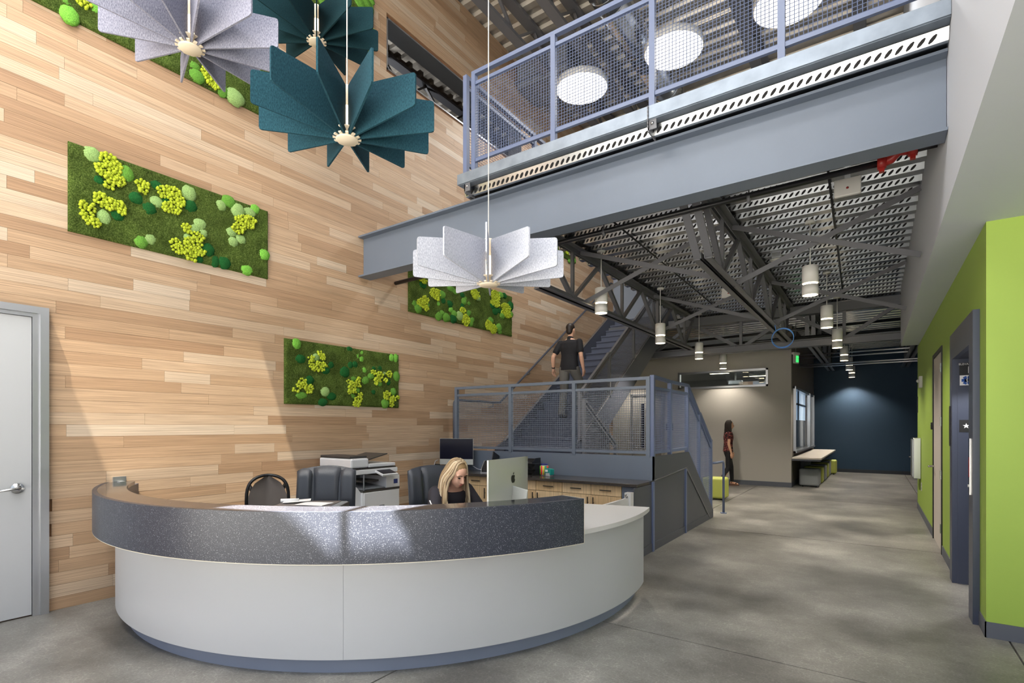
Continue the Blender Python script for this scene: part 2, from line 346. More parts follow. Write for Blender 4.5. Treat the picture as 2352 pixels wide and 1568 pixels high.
H_DECK = 4.10     # underside of the ribs
FL2 = 4.31        # upper floor level
ROOF = 8.60
WL = -5.66        # face of the timber wall
MOSS=[
 ('M2',[[1.645,3.933,0.064,0.058,'s'],[1.902,3.861,0.059,0.069,'g'],[2.143,3.686,0.06,0.054,'s'],[2.431,3.877,0.066,0.071,'s'],[2.743,3.867,0.053,0.05,'s'],[2.826,3.936,0.069,0.06,'g'],[2.921,3.873,0.071,0.071,'s'],[3.055,3.898,0.063,0.047,'s'],[3.114,3.954,0.048,0.047,'b'],[2.537,3.604,0.059,0.053,'s'],[2.488,3.54,0.045,0.043,'s'],[2.569,3.522,0.041,0.039,'s'],[2.418,3.433,0.039,0.038,'s'],[2.855,3.619,0.055,0.045,'s'],[2.87,3.522,0.05,0.049,'s'],[2.951,3.571,0.056,0.046,'s'],[1.734,3.411,0.049,0.063,'s'],[2.087,3.322,0.055,0.049,'s'],[2.022,3.276,0.054,0.053,'g'],[3.217,3.474,0.061,0.058,'b'],[3.024,3.257,0.061,0.052,'b'],[2.147,3.85,0.052,0.041,'d'],[1.976,3.667,0.06,0.053,'d'],[2.084,3.607,0.059,0.058,'d'],[2.448,3.756,0.057,0.057,'d'],[1.829,3.456,0.057,0.043,'d'],[2.615,3.361,0.06,0.063,'d'],[2.685,3.262,0.043,0.054,'d'],[2.781,3.272,0.063,0.06,'d'],[2.533,3.247,0.036,0.034,'d'],[1.696,3.725,0.041,0.038,'d'],[2.223,3.737,0.033,0.032,'d']],[[[1.772,3.933,0.077,0.051],[1.723,3.828,0.062,0.05],[1.808,3.879,0.057,0.077],[1.808,3.777,0.078,0.06],[1.772,3.7,0.046,0.03]],[[2.022,3.811,0.054,0.044],[2.029,3.757,0.031,0.031]],[[2.203,3.803,0.057,0.055],[2.277,3.839,0.067,0.046],[2.319,3.771,0.068,0.065],[2.269,3.67,0.079,0.055]],[[1.717,3.557,0.062,0.059],[1.779,3.537,0.056,0.051],[1.851,3.536,0.043,0.052],[1.876,3.493,0.018,0.022]],[[1.615,3.455,0.06,0.049],[1.608,3.387,0.046,0.041],[1.635,3.35,0.054,0.033],[1.676,3.326,0.027,0.033]],[[2.413,3.522,0.048,0.047],[2.51,3.466,0.063,0.048],[2.466,3.386,0.088,0.048],[2.311,3.341,0.051,0.046],[2.345,3.295,0.077,0.047],[2.466,3.319,0.088,0.048],[2.448,3.239,0.053,0.033],[2.547,3.313,0.032,0.029]],[[2.982,3.76,0.103,0.072],[3.045,3.812,0.063,0.041],[2.911,3.666,0.061,0.041]]]),
 ('M3',[[3.615,2.523,0.058,0.059,'b'],[3.673,2.354,0.063,0.05,'d'],[3.877,2.396,0.05,0.044,'s'],[4.084,2.324,0.049,0.053,'d'],[4.011,2.244,0.064,0.045,'d'],[4.302,2.248,0.069,0.065,'d'],[4.381,2.549,0.048,0.036,'d'],[4.565,2.53,0.037,0.033,'b'],[4.506,2.483,0.032,0.041,'b'],[4.565,2.449,0.041,0.041,'b'],[4.394,2.35,0.04,0.044,'d'],[4.461,2.364,0.045,0.044,'d'],[4.62,2.301,0.037,0.037,'b'],[4.786,2.335,0.039,0.031,'d'],[4.879,2.351,0.054,0.039,'d'],[5.102,2.521,0.042,0.047,'b'],[5.18,2.526,0.042,0.052,'b'],[5.186,2.259,0.063,0.068,'g'],[4.959,2.292,0.035,0.031,'s'],[4.729,2.227,0.057,0.045,'g'],[4.634,2.167,0.061,0.052,'g'],[4.879,2.135,0.054,0.039,'g'],[5.04,2.169,0.041,0.043,'d'],[4.429,2.171,0.058,0.033,'g'],[4.506,2.025,0.041,0.037,'g'],[4.416,1.944,0.053,0.037,'g'],[4.772,2.014,0.039,0.034,'d'],[5.133,2.037,0.052,0.052,'g'],[4.984,1.865,0.066,0.062,'g'],[4.011,1.98,0.06,0.059,'s'],[4.105,1.925,0.066,0.046,'d'],[3.975,1.847,0.064,0.045,'d'],[3.793,2.107,0.057,0.051,'d'],[3.681,1.916,0.07,0.04,'g']],[[[3.944,2.445,0.051,0.028],[3.967,2.392,0.028,0.024]],[[3.801,2.368,0.046,0.041],[3.797,2.3,0.03,0.034],[3.897,2.33,0.023,0.021],[3.858,2.278,0.046,0.027],[3.952,2.308,0.071,0.031],[3.897,2.248,0.086,0.021]],[[3.692,2.096,0.052,0.03],[3.677,2.035,0.066,0.04],[3.774,2.014,0.053,0.04],[3.597,1.971,0.043,0.026],[3.782,1.968,0.038,0.02]],[[4.359,2.129,0.031,0.029],[4.51,2.155,0.032,0.041],[4.429,2.105,0.08,0.029],[4.403,2.045,0.062,0.036],[4.51,2.088,0.036,0.022],[4.368,1.999,0.035,0.022],[4.438,2.003,0.031,0.018]],[[4.547,1.957,0.041,0.033],[4.51,1.904,0.054,0.037],[4.483,1.844,0.054,0.037]],[[4.772,2.288,0.048,0.03],[4.869,2.25,0.059,0.046],[5.04,2.279,0.046,0.047],[4.84,2.186,0.069,0.031],[4.969,2.195,0.05,0.027],[4.811,2.134,0.024,0.019]],[[4.999,2.002,0.061,0.039],[4.989,1.955,0.04,0.031],[5.102,1.936,0.062,0.04],[5.196,1.964,0.037,0.024],[5.092,1.865,0.041,0.047]]]),
 ('M4',[[5.724,3.692,0.076,0.047,'d'],[6.15,3.632,0.083,0.063,'g'],[5.547,3.381,0.046,0.046,'g'],[5.62,3.322,0.074,0.067,'g'],[5.819,3.413,0.048,0.048,'g'],[6.181,3.539,0.052,0.05,'d'],[6.068,3.475,0.041,0.035,'b'],[6.329,3.518,0.075,0.057,'d'],[6.361,3.437,0.054,0.043,'b'],[6.078,3.28,0.071,0.063,'g'],[6.15,3.342,0.062,0.042,'g'],[6.254,3.29,0.084,0.064,'g'],[6.448,3.381,0.066,0.058,'g'],[6.57,3.373,0.09,0.073,'s'],[6.426,3.297,0.076,0.065,'d'],[6.649,3.727,0.057,0.044,'d'],[6.683,3.63,0.069,0.059,'g'],[6.811,3.625,0.047,0.038,'g'],[6.729,3.692,0.046,0.03,'g'],[6.372,3.771,0.097,0.043,'g'],[6.459,3.746,0.077,0.044,'g'],[6.811,3.467,0.059,0.053,'g'],[6.788,3.426,0.047,0.038,'g'],[6.87,3.312,0.059,0.068,'g'],[6.918,3.365,0.048,0.038,'g'],[7.063,3.766,0.074,0.046,'s'],[7.729,3.95,0.083,0.057,'g'],[7.855,3.967,0.071,0.049,'d'],[7.485,3.708,0.08,0.056,'d'],[7.565,3.626,0.081,0.064,'d'],[7.674,3.654,0.082,0.049,'d'],[7.785,3.584,0.084,0.057,'g'],[8.042,3.813,0.088,0.084,'d'],[8.056,3.656,0.073,0.059,'g'],[7.432,3.435,0.079,0.056,'g'],[7.674,3.345,0.082,0.073,'g'],[7.715,3.278,0.055,0.041,'g'],[6.649,3.55,0.046,0.044,'d']],[[[5.762,3.49,0.077,0.041],[5.695,3.41,0.113,0.067],[5.781,3.358,0.048,0.041]],[[5.987,3.619,0.12,0.076],[6.007,3.553,0.08,0.035]],[[5.705,3.755,0.085,0.04]],[[6.978,3.81,0.121,0.076]],[[7.552,3.897,0.134,0.096],[7.552,3.769,0.134,0.064]],[[7.883,3.75,0.142,0.074],[7.898,3.637,0.171,0.066]],[[6.729,3.326,0.093,0.097],[6.638,3.473,0.068,0.044]],[[7.367,3.337,0.104,0.087],[7.498,3.294,0.106,0.08]]]),
 ('M1',[[1.493,5.052,0.064,0.071,'b'],[1.669,5.242,0.041,0.054,'b'],[1.464,5.155,0.041,0.03,'g'],[1.77,5.157,0.026,0.059,'b'],[2.481,5.181,0.057,0.044,'g'],[2.51,5.096,0.074,0.062,'g'],[2.759,5.082,0.054,0.064,'g'],[2.895,5.079,0.093,0.08,'s'],[2.759,5.187,0.031,0.037,'d'],[3.071,5.405,0.049,0.058,'g'],[2.042,5.309,0.057,0.057,'g'],[2.225,5.213,0.053,0.059,'d']],[[[1.576,5.219,0.06,0.045]],[[2.585,5.182,0.042,0.045],[2.64,5.123,0.069,0.063],[2.679,5.099,0.044,0.045]],[[1.937,5.323,0.055,0.056]]]),
 ('M0',[[4.545,7.188,0.086,0.07,'g'],[4.654,7.249,0.088,0.071,'g'],[4.735,7.232,0.045,0.083,'g'],[4.713,7.348,0.075,0.047,'b'],[4.706,7.076,0.06,0.059,'g'],[4.735,6.661,0.045,0.059,'g'],[3.971,6.817,0.062,0.049,'g'],[4.046,6.823,0.063,0.049,'b']],[[[4.743,6.927,0.038,0.048]],[[4.129,6.945,0.078,0.05]]]),
 ('M5',[[10.583,5.334,0.084,0.05,'b'],[10.376,5.26,0.061,0.039,'g']],[[[10.255,5.443,0.121,0.058]]]),
]
# ================================================================ SETTING
import bmesh
# ---- floor: concrete slabs between saw-cut joints
fl = struct(MB().box((-12, -2.5, -0.25), (5.2, 21.2, -0.03)).obj('floor', cabshadow), 'polished grey concrete floor with saw-cut joints')
XS = [-12, -9.07, -5.78, -2.49, 0.80, 4.09, 5.2]; YS = [-2.5, 3.80, 8.2, 12.6, 17.0, 21.2]
for i in range(len(XS) - 1):
    for j in range(len(YS) - 1):
        g_ = 0.006
        MB().box((XS[i] + g_, YS[j] + g_, -0.03), (XS[i + 1] - g_, YS[j + 1] - g_, 0)).obj('slab', concrete, fl)
struct(MB().box((-40, -60, -0.3), (40, -2.5, -0.02)).obj('ground', mat('forecourt_paving', (150, 148, 144), 0.8)), 'pale forecourt paving outside the lobby')

# ---- timber wall
WIN = (5.03, 8.45, 6.60, 7.335)      # y0, y1, z0, z1 of the clerestory opening
wl = MB()
Y0, Y1 = -2.5, 12.82
for a, b_ in (((Y0, 0), (Y1, WIN[2])), ((Y0, WIN[3]), (Y1, ROOF)), ((Y0, WIN[2]), (WIN[0], WIN[3])), ((WIN[1], WIN[2]), (Y1, WIN[3]))):
    wl.box((-5.93, a[0], a[1]), (WL - 0.012, b_[0], b_[1]))
wall_left = struct(wl.obj('wall_left', mat('plank_backing', (120, 84, 54), 0.8)), 'tall timber plank wall with moss panels')
RH = 0.1042
planks = []
blocked = [(-2.5, 1.352, 0, 2.53), WIN]
rng = random.Random(11)
row = 0
while row * RH < ROOF:
    z0 = row * RH; z1 = min(z0 + RH, ROOF); y = -0.6 - rng.random() * 1.4
    while y < Y1:
        L = rng.choice((0.46, 0.61, 0.92, 1.22, 1.22, 1.52, 1.83)) * rng.uniform(0.92, 1.08); e = min(y + L, Y1)
        segs = [(y, e)]
        for (a, b2, c, d) in blocked:
            if z1 > c + 0.03 and z0 < d - 0.03:
                ns = []
                for s0, s1 in segs:
                    if s1 <= a or s0 >= b2: ns.append((s0, s1)); continue
                    if s0 < a: ns.append((s0, a))
                    if s1 > b2: ns.append((b2, s1))
                segs = ns
        for s0, s1 in segs:
            if s1 - s0 > 0.04: planks.append((s0, s1, z0, z1))
        y += L
    row += 1
def pj(p):
    r = (math.cos(CAM_A), math.sin(CAM_A)); f = (-math.sin(CAM_A), math.cos(CAM_A))
    z = p[0] * f[0] + p[1] * f[1]; x = p[0] * r[0] + p[1] * r[1]
    if z < 0.3: return None
    return (1176 + 1196 * x / z, 978 - 1196 * (p[2] - 1.55) / z)
def shown(pk):
    s0, s1, z0, z1 = pk; q = [pj((WL, y, z)) for y in (s0, s1) for z in (z0, z1)]
    if any(v is None for v in q): return 0
    x0 = max(0, min(v[0] for v in q)); x1 = min(2352, max(v[0] for v in q)); y0 = max(0, min(v[1] for v in q)); y1 = min(1568, max(v[1] for v in q))
    if x1 <= x0 or y1 <= y0: return 0
    return (x1 - x0) * abs(q[0][1] - q[1][1])
planks.sort(key=shown, reverse=True)
unit = MB().box((-0.5, -0.5, -0.5), (0.5, 0.5, 0.5)).mesh('plank', wood_o)
GAP = 0.0016
for s0, s1, z0, z1 in planks[:300]:
    o = bpy.data.objects.new('plank', unit); COL.objects.link(o); o.parent = wall_left
    t = 0.012
    o.location = (WL - 0.012 + t / 2, (s0 + s1) / 2, (z0 + z1) / 2); o.scale = (t, s1 - s0 - GAP, z1 - z0 - GAP)
ms = MB()
for s0, s1, z0, z1 in planks[300:]:
    ms.box((WL - 0.012, s0 + GAP / 2, z0 + GAP / 2), (WL, s1 - GAP / 2, z1 - GAP / 2))
ms.obj('plank_field', wood_i, wall_left, 'stuff')
# clerestory window in the timber wall
w1 = struct(MB().box((-5.95, WIN[0], WIN[2]), (WL + 0.006, WIN[1], WIN[2] + 0.022)).box((-5.95, WIN[0], WIN[3] - 0.022), (WL + 0.006, WIN[1], WIN[3]))
            .box((-5.95, WIN[0], WIN[2]), (WL + 0.006, WIN[0] + 0.022, WIN[3])).box((-5.95, WIN[1] - 0.022, WIN[2]), (WL + 0.006, WIN[1], WIN[3])).obj('window_1', alum), 'long clerestory window in the timber wall')
# neighbouring dark room seen through it
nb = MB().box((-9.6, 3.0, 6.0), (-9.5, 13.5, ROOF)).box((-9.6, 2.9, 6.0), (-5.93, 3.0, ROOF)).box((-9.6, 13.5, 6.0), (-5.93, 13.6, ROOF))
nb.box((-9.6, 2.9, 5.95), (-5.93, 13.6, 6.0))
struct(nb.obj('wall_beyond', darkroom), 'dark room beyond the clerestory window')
# drywall beyond the timber
struct(MB().box((-5.93, 12.82, FL2), (WL, 16.0, ROOF)).obj('wall_left_rear', whitep), 'white drywall beyond the timber at the stair head')
struct(MB().box((-9.3, 12.82, 0), (-9.2, 14.81, 4.1)).box((-9.3, 12.7, 0), (-5.93, 12.82, 4.1)).obj('wall_alcove', greyw), 'grey alcove wall behind the stair')

# ---- upper right white wall and soffit
struct(MB().box((0.408, -2.5, 3.05), (0.62, 12.2, ROOF)).obj('wall_right_upper', whitep), 'smooth white upper wall above the lime corridor')
struct(MB().box((0.62, -2.5, 3.05), (5.2, 5.2, 3.25)).box((0.62, 5.2, 3.05), (1.2, 12.2, 3.25)).obj('ceiling_soffit', whitep), 'flat white soffit beside the lime wall')
vt = thing('ceiling_vent', 'white slotted ceiling vent at the right edge above the lime wall', 'vent', (1.05, 3.5, 3.05))
MB().box((-0.3, -0.3, -0.012), (0.3, 0.3, 0)).obj('frame', lampw, vt)
for i in range(7): MB().bar((-0.26, -0.24 + i * 0.08, -0.018), (0.26, -0.24 + i * 0.08, -0.018), 0.05, 0.006).obj('slat', lampw, vt)

# ---- lime wall with lift and door openings
GX = 0.675
EY0, EY1, EZ = 5.607, 6.72, 2.21
DY0, DY1, DZ = 8.15, 9.22, 2.47
gw = MB()
gw.box((GX, 5.13, 0), (GX + 0.4, EY0, 3.05)).box((GX, EY0, EZ), (GX + 0.4, EY1, 3.05)).box((GX, EY1, 0), (GX + 0.4, DY0, 3.05))
gw.box((GX, DY0, DZ), (GX + 0.4, DY1, 3.05)).box((GX, DY1, 0), (GX + 0.4, 12.5, 3.05)).box((GX + 0.4, 5.13, 0), (5.2, 5.5, 3.05))
gw.box((GX + 0.4, 12.1, 0), (5.2, 12.5, 4.1))
wr = struct(gw.obj('wall_right', green), 'lime green painted corridor wall')
bb = MB().box((GX - 0.008, 5.122, 0), (5.2, 5.13, 0.115)).box((GX - 0.008, 5.122, 0), (GX, 5.42, 0.115)).box((GX - 0.008, EY1 + 0.19, 0), (GX, DY0 - 0.06, 0.115)).box((GX - 0.008, DY1 + 0.06, 0), (GX, 12.5, 0.115))
struct(bb.obj('baseboard_right', baseb), 'slate rubber baseboard along the lime wall')
struct(MB().box((5.2, -2.5, 0), (5.4, 21.2, 4.1)).obj('wall_far_right', whitep), 'white side wall out of view')

# ---- rear grey room, navy wall
GY = 14.81
gwm = MB().box((-9.2, GY, 0), (-5.98, GY + 0.15, 3.53)).box((-5.98, GY, 2.50), (-4.98, GY + 0.15, 3.53)).box((-4.98, GY, 0), (-4.56, GY + 0.15, 3.53))
gwm.box((-4.56, GY, 0), (-2.25, GY + 0.15, 2.58)).box((-4.56, GY, 3.05), (-2.25, GY + 0.15, 3.53)).box((-2.25, GY, 0), (-1.72, GY + 0.15, 3.53))
struct(gwm.obj('wall_rear', greyw), 'light grey rear wall of the inner room')
struct(MB().box((-9.2, GY - 0.012, 0), (-6.0, GY, 0.12)).box((-4.94, GY - 0.012, 0), (-1.708, GY, 0.12)).box((-1.72, GY, 0), (-1.708, 20.75, 0.12)).obj('baseboard_rear', baseb), 'dark baseboard of the grey inner room')
sw = MB().box((-1.9, GY + 0.15, 0), (-1.72, 15.22, 4.1)).box((-1.9, 15.22, 2.58), (-1.72, 20.3, 4.1)).box((-1.9, 15.22, 0), (-1.72, 20.3, 0.85)).box((-1.9, 20.3, 0), (-1.72, 20.75, 4.1))
struct(sw.obj('wall_rear_side', greyd), 'taupe side wall of the inner room')
struct(MB().box((-9.2, GY + 0.5, 3.53), (-1.9, GY + 0.6, 4.12)).obj('wall_rear_upper', whitep), 'pale partition above the grey room')
struct(MB().box((-1.9, 20.75, 0), (5.2, 21.0, 4.2)).obj('wall_far', navy), 'dark navy far wall')
struct(MB().box((-1.72, 20.738, 0), (5.2, 20.75, 0.11)).obj('baseboard_far', mat('navy_base', (40, 44, 52), 0.6)), 'dark baseboard of the navy wall')
# strip window high in the grey wall
w2 = struct(MB().box((-4.56, GY - 0.03, 2.58), (-2.25, GY + 0.1, 2.63)).box((-4.56, GY - 0.03, 3.0), (-2.25, GY + 0.1, 3.05)).box((-4.56, GY - 0.03, 2.58), (-4.51, GY + 0.1, 3.05)).box((-2.30, GY - 0.03, 2.58), (-2.25, GY + 0.1, 3.05)).obj('window_2', alum), 'long strip window high in the grey wall')
MB().box((-4.51, GY + 0.03, 2.63), (-2.30, GY + 0.045, 3.0)).obj('pane', pglass, w2)
struct(MB().box((-9.2, GY + 0.15, 3.3), (-1.9, 20.7, 3.36)).box((-9.2, 20.6, 0), (-1.9, 20.7, 3.3)).obj('ceiling_inner', mat('inner_ceiling', (150, 148, 146), 0.7)), 'plain ceiling of the inner room')
for k, (x, y) in enumerate(((-4.1, 17.6), (-3.2, 19.2))):
    t = thing('inner_light', 'lit strip fixture inside the grey room, %s' % ('nearer one' if k == 0 else 'farther one'), 'light', (x, y, 3.24))
    MB().box((-0.3, -0.1, 0), (0.3, 0.1, 0.06)).obj('housing', lampw, t); MB().box((-0.28, -0.08, -0.004), (0.28, 0.08, 0.0)).obj('diffuser', glow, t)
    L = bpy.data.lights.new('lamp', 'AREA'); L.shape = 'RECTANGLE'; L.size = 0.5; L.size_y = 0.15; L.energy = 16; lo = bpy.data.objects.new('lamp', L); COL.objects.link(lo); lo.parent = t; lo.location = (0, 0, -0.02)
t = thing('projector_mount', 'ceiling projector inside the grey room', 'projector', (-3.75, 18.3, 3.3))
MB().tube([(0, 0, 0), (0, 0, -0.25)], 0.03, 10).obj('pole', lampw, t); bevel(MB().box((-0.2, -0.15, -0.38), (0.2, 0.15, -0.25)).obj('body', plastg, t), 0.02)
# side window over the counter table
fm = MB()
for y in (15.22, 20.24): fm.box((-1.9, y, 0.85), (-1.66, y + 0.07, 2.58))
fm.box((-1.74, 18.9, 0.85), (-1.66, 19.05, 2.58)).box((-1.9, 15.22, 2.52), (-1.68, 20.3, 2.58)).box((-1.9, 15.22, 0.85), (-1.64, 20.3, 0.9))
w3 = struct(fm.obj('window_3', alum), 'tall window over the laptop counter')
glowpane = mat('glowing_pane', (170, 200, 225), 0.1, emit=(176, 205, 235), estr=0.42)  # pane glows by itself, standing in for light behind the glass
MB().box((-1.82, 15.29, 1.72), (-1.80, 18.9, 2.52)).obj('upper_pane', glowpane, w3)
MB().box((-1.82, 15.29, 0.9), (-1.80, 18.9, 1.72)).obj('lower_pane', mat('dark_pane', (24, 38, 50), 0.1), w3)
MB().box((-1.79, 16.75, 1.72), (-1.77, 16.95, 2.52)).box((-1.79, 15.29, 2.14), (-1.77, 18.9, 2.19)).obj('muntin', navy, w3)
# grey door with narrow vision light
d2 = struct(MB().box((-5.98, GY - 0.03, 0), (-5.92, GY + 0.1, 2.5)).box((-5.04, GY - 0.03, 0), (-4.98, GY + 0.1, 2.5)).box((-5.98, GY - 0.03, 2.44), (-4.98, GY + 0.1, 2.5)).obj('door_2', alum), 'grey door with a narrow vision strip in the rear wall')
MB().box((-5.92, GY + 0.02, 0.01), (-5.04, GY + 0.06, 2.44)).obj('leaf', mat('door_grey', (140, 138, 136), 0.5), d2)
MB().box((-5.66, GY + 0.005, 0.9), (-5.57, GY + 0.019, 2.2)).obj('vision_strip', screenm, d2)
MB().bar((-5.15, GY - 0.04, 1.0), (-5.29, GY - 0.04, 1.0), 0.02, 0.02).obj('handle', chrome, d2)
sg = thing('room_sign', 'small dark room sign beside the grey door', 'sign', (-4.81, GY, 1.53))
MB().box((-0.1, -0.012, -0.1), (0.1, 0, 0.1)).obj('plate', signb, sg)
MB().box((-0.06, -0.015, -0.02), (0.06, -0.012, 0.03)).obj('pictogram', signw, sg)

# ---- upper floor slab, deck, roof
struct(MB().box((-3.74, 4.36, 4.19), (0.408, 12.86, FL2)).box((-9.2, 12.86, 4.19), (5.2, 21.0, FL2)).box((0.62, 12.2, 4.19), (5.2, 12.86, FL2)).obj('floor_upper', mat('slab_concrete', (130, 128, 124), 0.8)), 'concrete slab of the upper floor')
def deck(x0, x1, y0, y1, z, dep, name, m, period=0.3, fa=0.12, fb=0.12, kind_label=''):
    web = (period - fa - fb) / 2; vs = []; fs = []; y = y0
    prof = []
    while y < y1:
        prof += [(y, z), (y + fa, z), (y + fa + web, z + dep), (y + fa + web + fb, z + dep)]; y += period
    for (py, pz) in prof: vs += [(x0, py, pz), (x1, py, pz)]
    for i in range(len(prof) - 1): fs.append((2 * i, 2 * i + 1, 2 * i + 3, 2 * i + 2))
    return struct(MB().add(vs, fs).obj(name, m), kind_label)
dk = deck(-3.74, 0.408, 4.47, 12.9, H_DECK, 0.06, 'ceiling_deck', galv, kind_label='perforated galvanised steel deck under the upper floor')
dk2 = deck(-9.2, 5.2, 12.9, 20.75, H_DECK, 0.06, 'ceiling_deck_rear', galv, kind_label='galvanised deck over the rear hall')
slot = MB(); web = 0.03
MB().add([(-3.74, 4.44, H_DECK + 0.075), (0.405, 4.44, H_DECK + 0.075), (0.405, 4.47, H_DECK), (-3.74, 4.47, H_DECK)], [(0, 1, 2, 3)]).obj('front_rib', galv, dk)
y = 4.17
while y < 12.6:
    ya = y + 0.27; yb = y + 0.30   # descending web faces the entrance
    nrm = Vector((0, -0.06, -0.03)).normalized() * 0.0015
    x = -3.70
    while x < 0.38:
        vs = []
        for k in range(8):
            t = 2 * PI * k / 8; u = 0.016 * math.cos(t); v = 0.36 * math.sin(t)
            f = 0.5 + v; vs.append((x + u - v * 0.05, ya + (yb - ya) * f + nrm.y, H_DECK + 0.06 * (1 - f) + nrm.z))
        slot.add(vs, [tuple(range(8))]); x += 0.060
    y += 0.30
slot.obj('perforations', mat('slot_shadow', (26, 26, 27), 0.8), dk, 'stuff')

def sheet_with_holes(outer, holes, z, name, m):
    bm = bmesh.new()
    for loop in [outer] + holes:
        vv = [bm.verts.new((p[0], p[1], z)) for p in loop]
        for i in range(len(vv)): bm.edges.new((vv[i], vv[(i + 1) % len(vv)]))
    bmesh.ops.triangle_fill(bm, edges=bm.edges[:], use_beauty=True)
    me = bpy.data.meshes.new(name); bm.to_mesh(me); bm.free(); me.materials.append(m)
    o = bpy.data.objects.new(name, me); COL.objects.link(o); return o
# added openings in the unseen roof, cut to shape the sun patches
SUN_CUT_A = [(-5.05, -0.55), (-4.79, -0.505), (-4.79, 1.3), (-5.05, 1.3)]
SUN_CUT_B = [(-2.60, -0.726), (-1.865, -0.497), (-1.67, -0.335), (-1.495, -0.165), (-1.609, -0.195), (-1.608, 0.25), (-2.10, -0.1), (-2.60, -0.6)]
struct(sheet_with_holes([(-12, -4.6), (5.4, -4.6), (5.4, 4.0), (-12, 4.0)], [SUN_CUT_A, SUN_CUT_B], ROOF, 'ceiling_entrance', whitep), 'entrance roof with added openings that aim the sun')  # front overhang added to keep sun off the near floor
tint = bpy.data.materials.new('sun_dimming_glass'); tint.use_nodes = True; tn = tint.node_tree; tn.nodes.clear()
to = tn.nodes.new('ShaderNodeOutputMaterial'); tb_ = tn.nodes.new('ShaderNodeBsdfTransparent'); tb_.inputs[0].default_value = (0.44, 0.43, 0.41, 1); tn.links.new(tb_.outputs[0], to.inputs[0])
struct(MB().box((-5.3, -0.8, ROOF + 0.02), (-4.6, 1.6, ROOF + 0.021)).obj('sun_dimmer', tint), 'added tinted pane dimming the sun on the timber wall')  # added pane, out of view, weakens the sun reaching the timber wall
ml = struct(MB().bar((-1.93, 0.0, ROOF + 0.03), (-1.69, -0.73, ROOF + 0.03), 0.05, 0.05).obj('shadow_bar', dsteel), 'bar added over the roof opening to shade a stripe on the desk')  # unseen bar added for the upright shadow across the desk patch
deck(-9.5, 0.45, 4.0, 16.1, ROOF, 0.05, 'ceiling_roof', mat('roof_deck_metal', (190, 184, 174), 0.45, 0.55, var=0.15, vscale=5), kind_label='ribbed metal roof deck')
struct(MB().box((-12, 4.0, ROOF + 0.055), (5.4, 16.3, ROOF + 0.2)).box((-12.1, -2.5, 0), (-12, 21, ROOF)).box((-5.93, 16.0, FL2), (0.62, 16.2, ROOF)).obj('wall_upper_rear', mat('upper_rear_paint', (150, 146, 142), 0.8)), 'upper rear enclosure')
struct(MB().box((-12, 21.0, 0), (5.4, 21.2, 4.3)).obj('wall_outer_rear', greyd), 'outer rear wall')
# ================================================================ STEEL
def ibeam(p, q, depth, width, tw, tf, ctr, name, m, parent=None, along='x'):
    """p,q: ends along x or y, ctr = (other coordinate, bottom z)"""
    mb = MB(); c, z0 = ctr; z1 = z0 + depth
    def bx(a0, a1, za, zb):
        if along == 'x': mb.box((p, c + a0, za), (q, c + a1, zb))
        else: mb.box((c + a0, p, za), (c + a1, q, zb))
    bx(-width / 2, width / 2, z0, z0 + tf); bx(-width / 2, width / 2, z1 - tf, z1); bx(-tw / 2, tw / 2, z0 + tf, z1 - tf)
    return mb.obj(name, m, parent)
b1 = thing('steel_beam', 'deep blue-grey steel I-beam spanning the lobby below the balcony', 'beam', (-5.65, 4.63, 3.535))
def sub(o, parent): o.parent = parent; o.matrix_parent_inverse = Matrix.Translation(-Vector(parent.location)); return o
for nm, a0, a1, za, zb in (('bottom_flange', -0.10, 0.10, 3.535, 3.556), ('top_flange', -0.10, 0.10, 4.062, 4.083), ('web', -0.012, 0.012, 3.556, 4.062)):
    sub(MB().box((-5.65, 4.63 + a0, za), (0.405, 4.63 + a1, zb)).obj(nm, steel), b1)
# galvanised slab edge
se = thing('slab_edge', 'bright galvanised edge plate of the balcony slab', 'edge plate', (-3.75, 4.35, 4.19))
sub(MB().box((-3.755, 4.345, 4.19), (-1.60, 4.358, 4.30)).obj('plate', galv2), se)
sub(MB().box((-1.595, 4.345, 4.19), (0.405, 4.358, 4.30)).obj('plate', galv2), se)
sub(MB().box((-3.755, 4.358, 4.19), (-3.742, 12.86, 4.30)).obj('side_plate', galv2), se)
sub(MB().box((-3.74, 4.358, 4.183), (0.405, 4.445, 4.19)).obj('ledge', galv2), se)
for x in (-3.66, -1.60):
    k = sub(MB().box((x - 0.006, 4.36, 4.086), (x + 0.006, 4.53, 4.183)).box((x - 0.006, 4.36, 4.10), (x + 0.07, 4.372, 4.183)).obj('bracket', dsteel), se)
    MB().lathe([(0.014, 0), (0.014, 0.02)], (x + 0.035, 4.36, 4.14), 8).obj('bolt', chrome, k).matrix_parent_inverse = Matrix.Identity(4)
chain = MB()
for i in range(6): chain.ell((-1.597, 4.337, 4.12 + i * 0.033), (0.007, 0.005, 0.017), 6, 4)
sub(chain.obj('chain', dsteel), se)

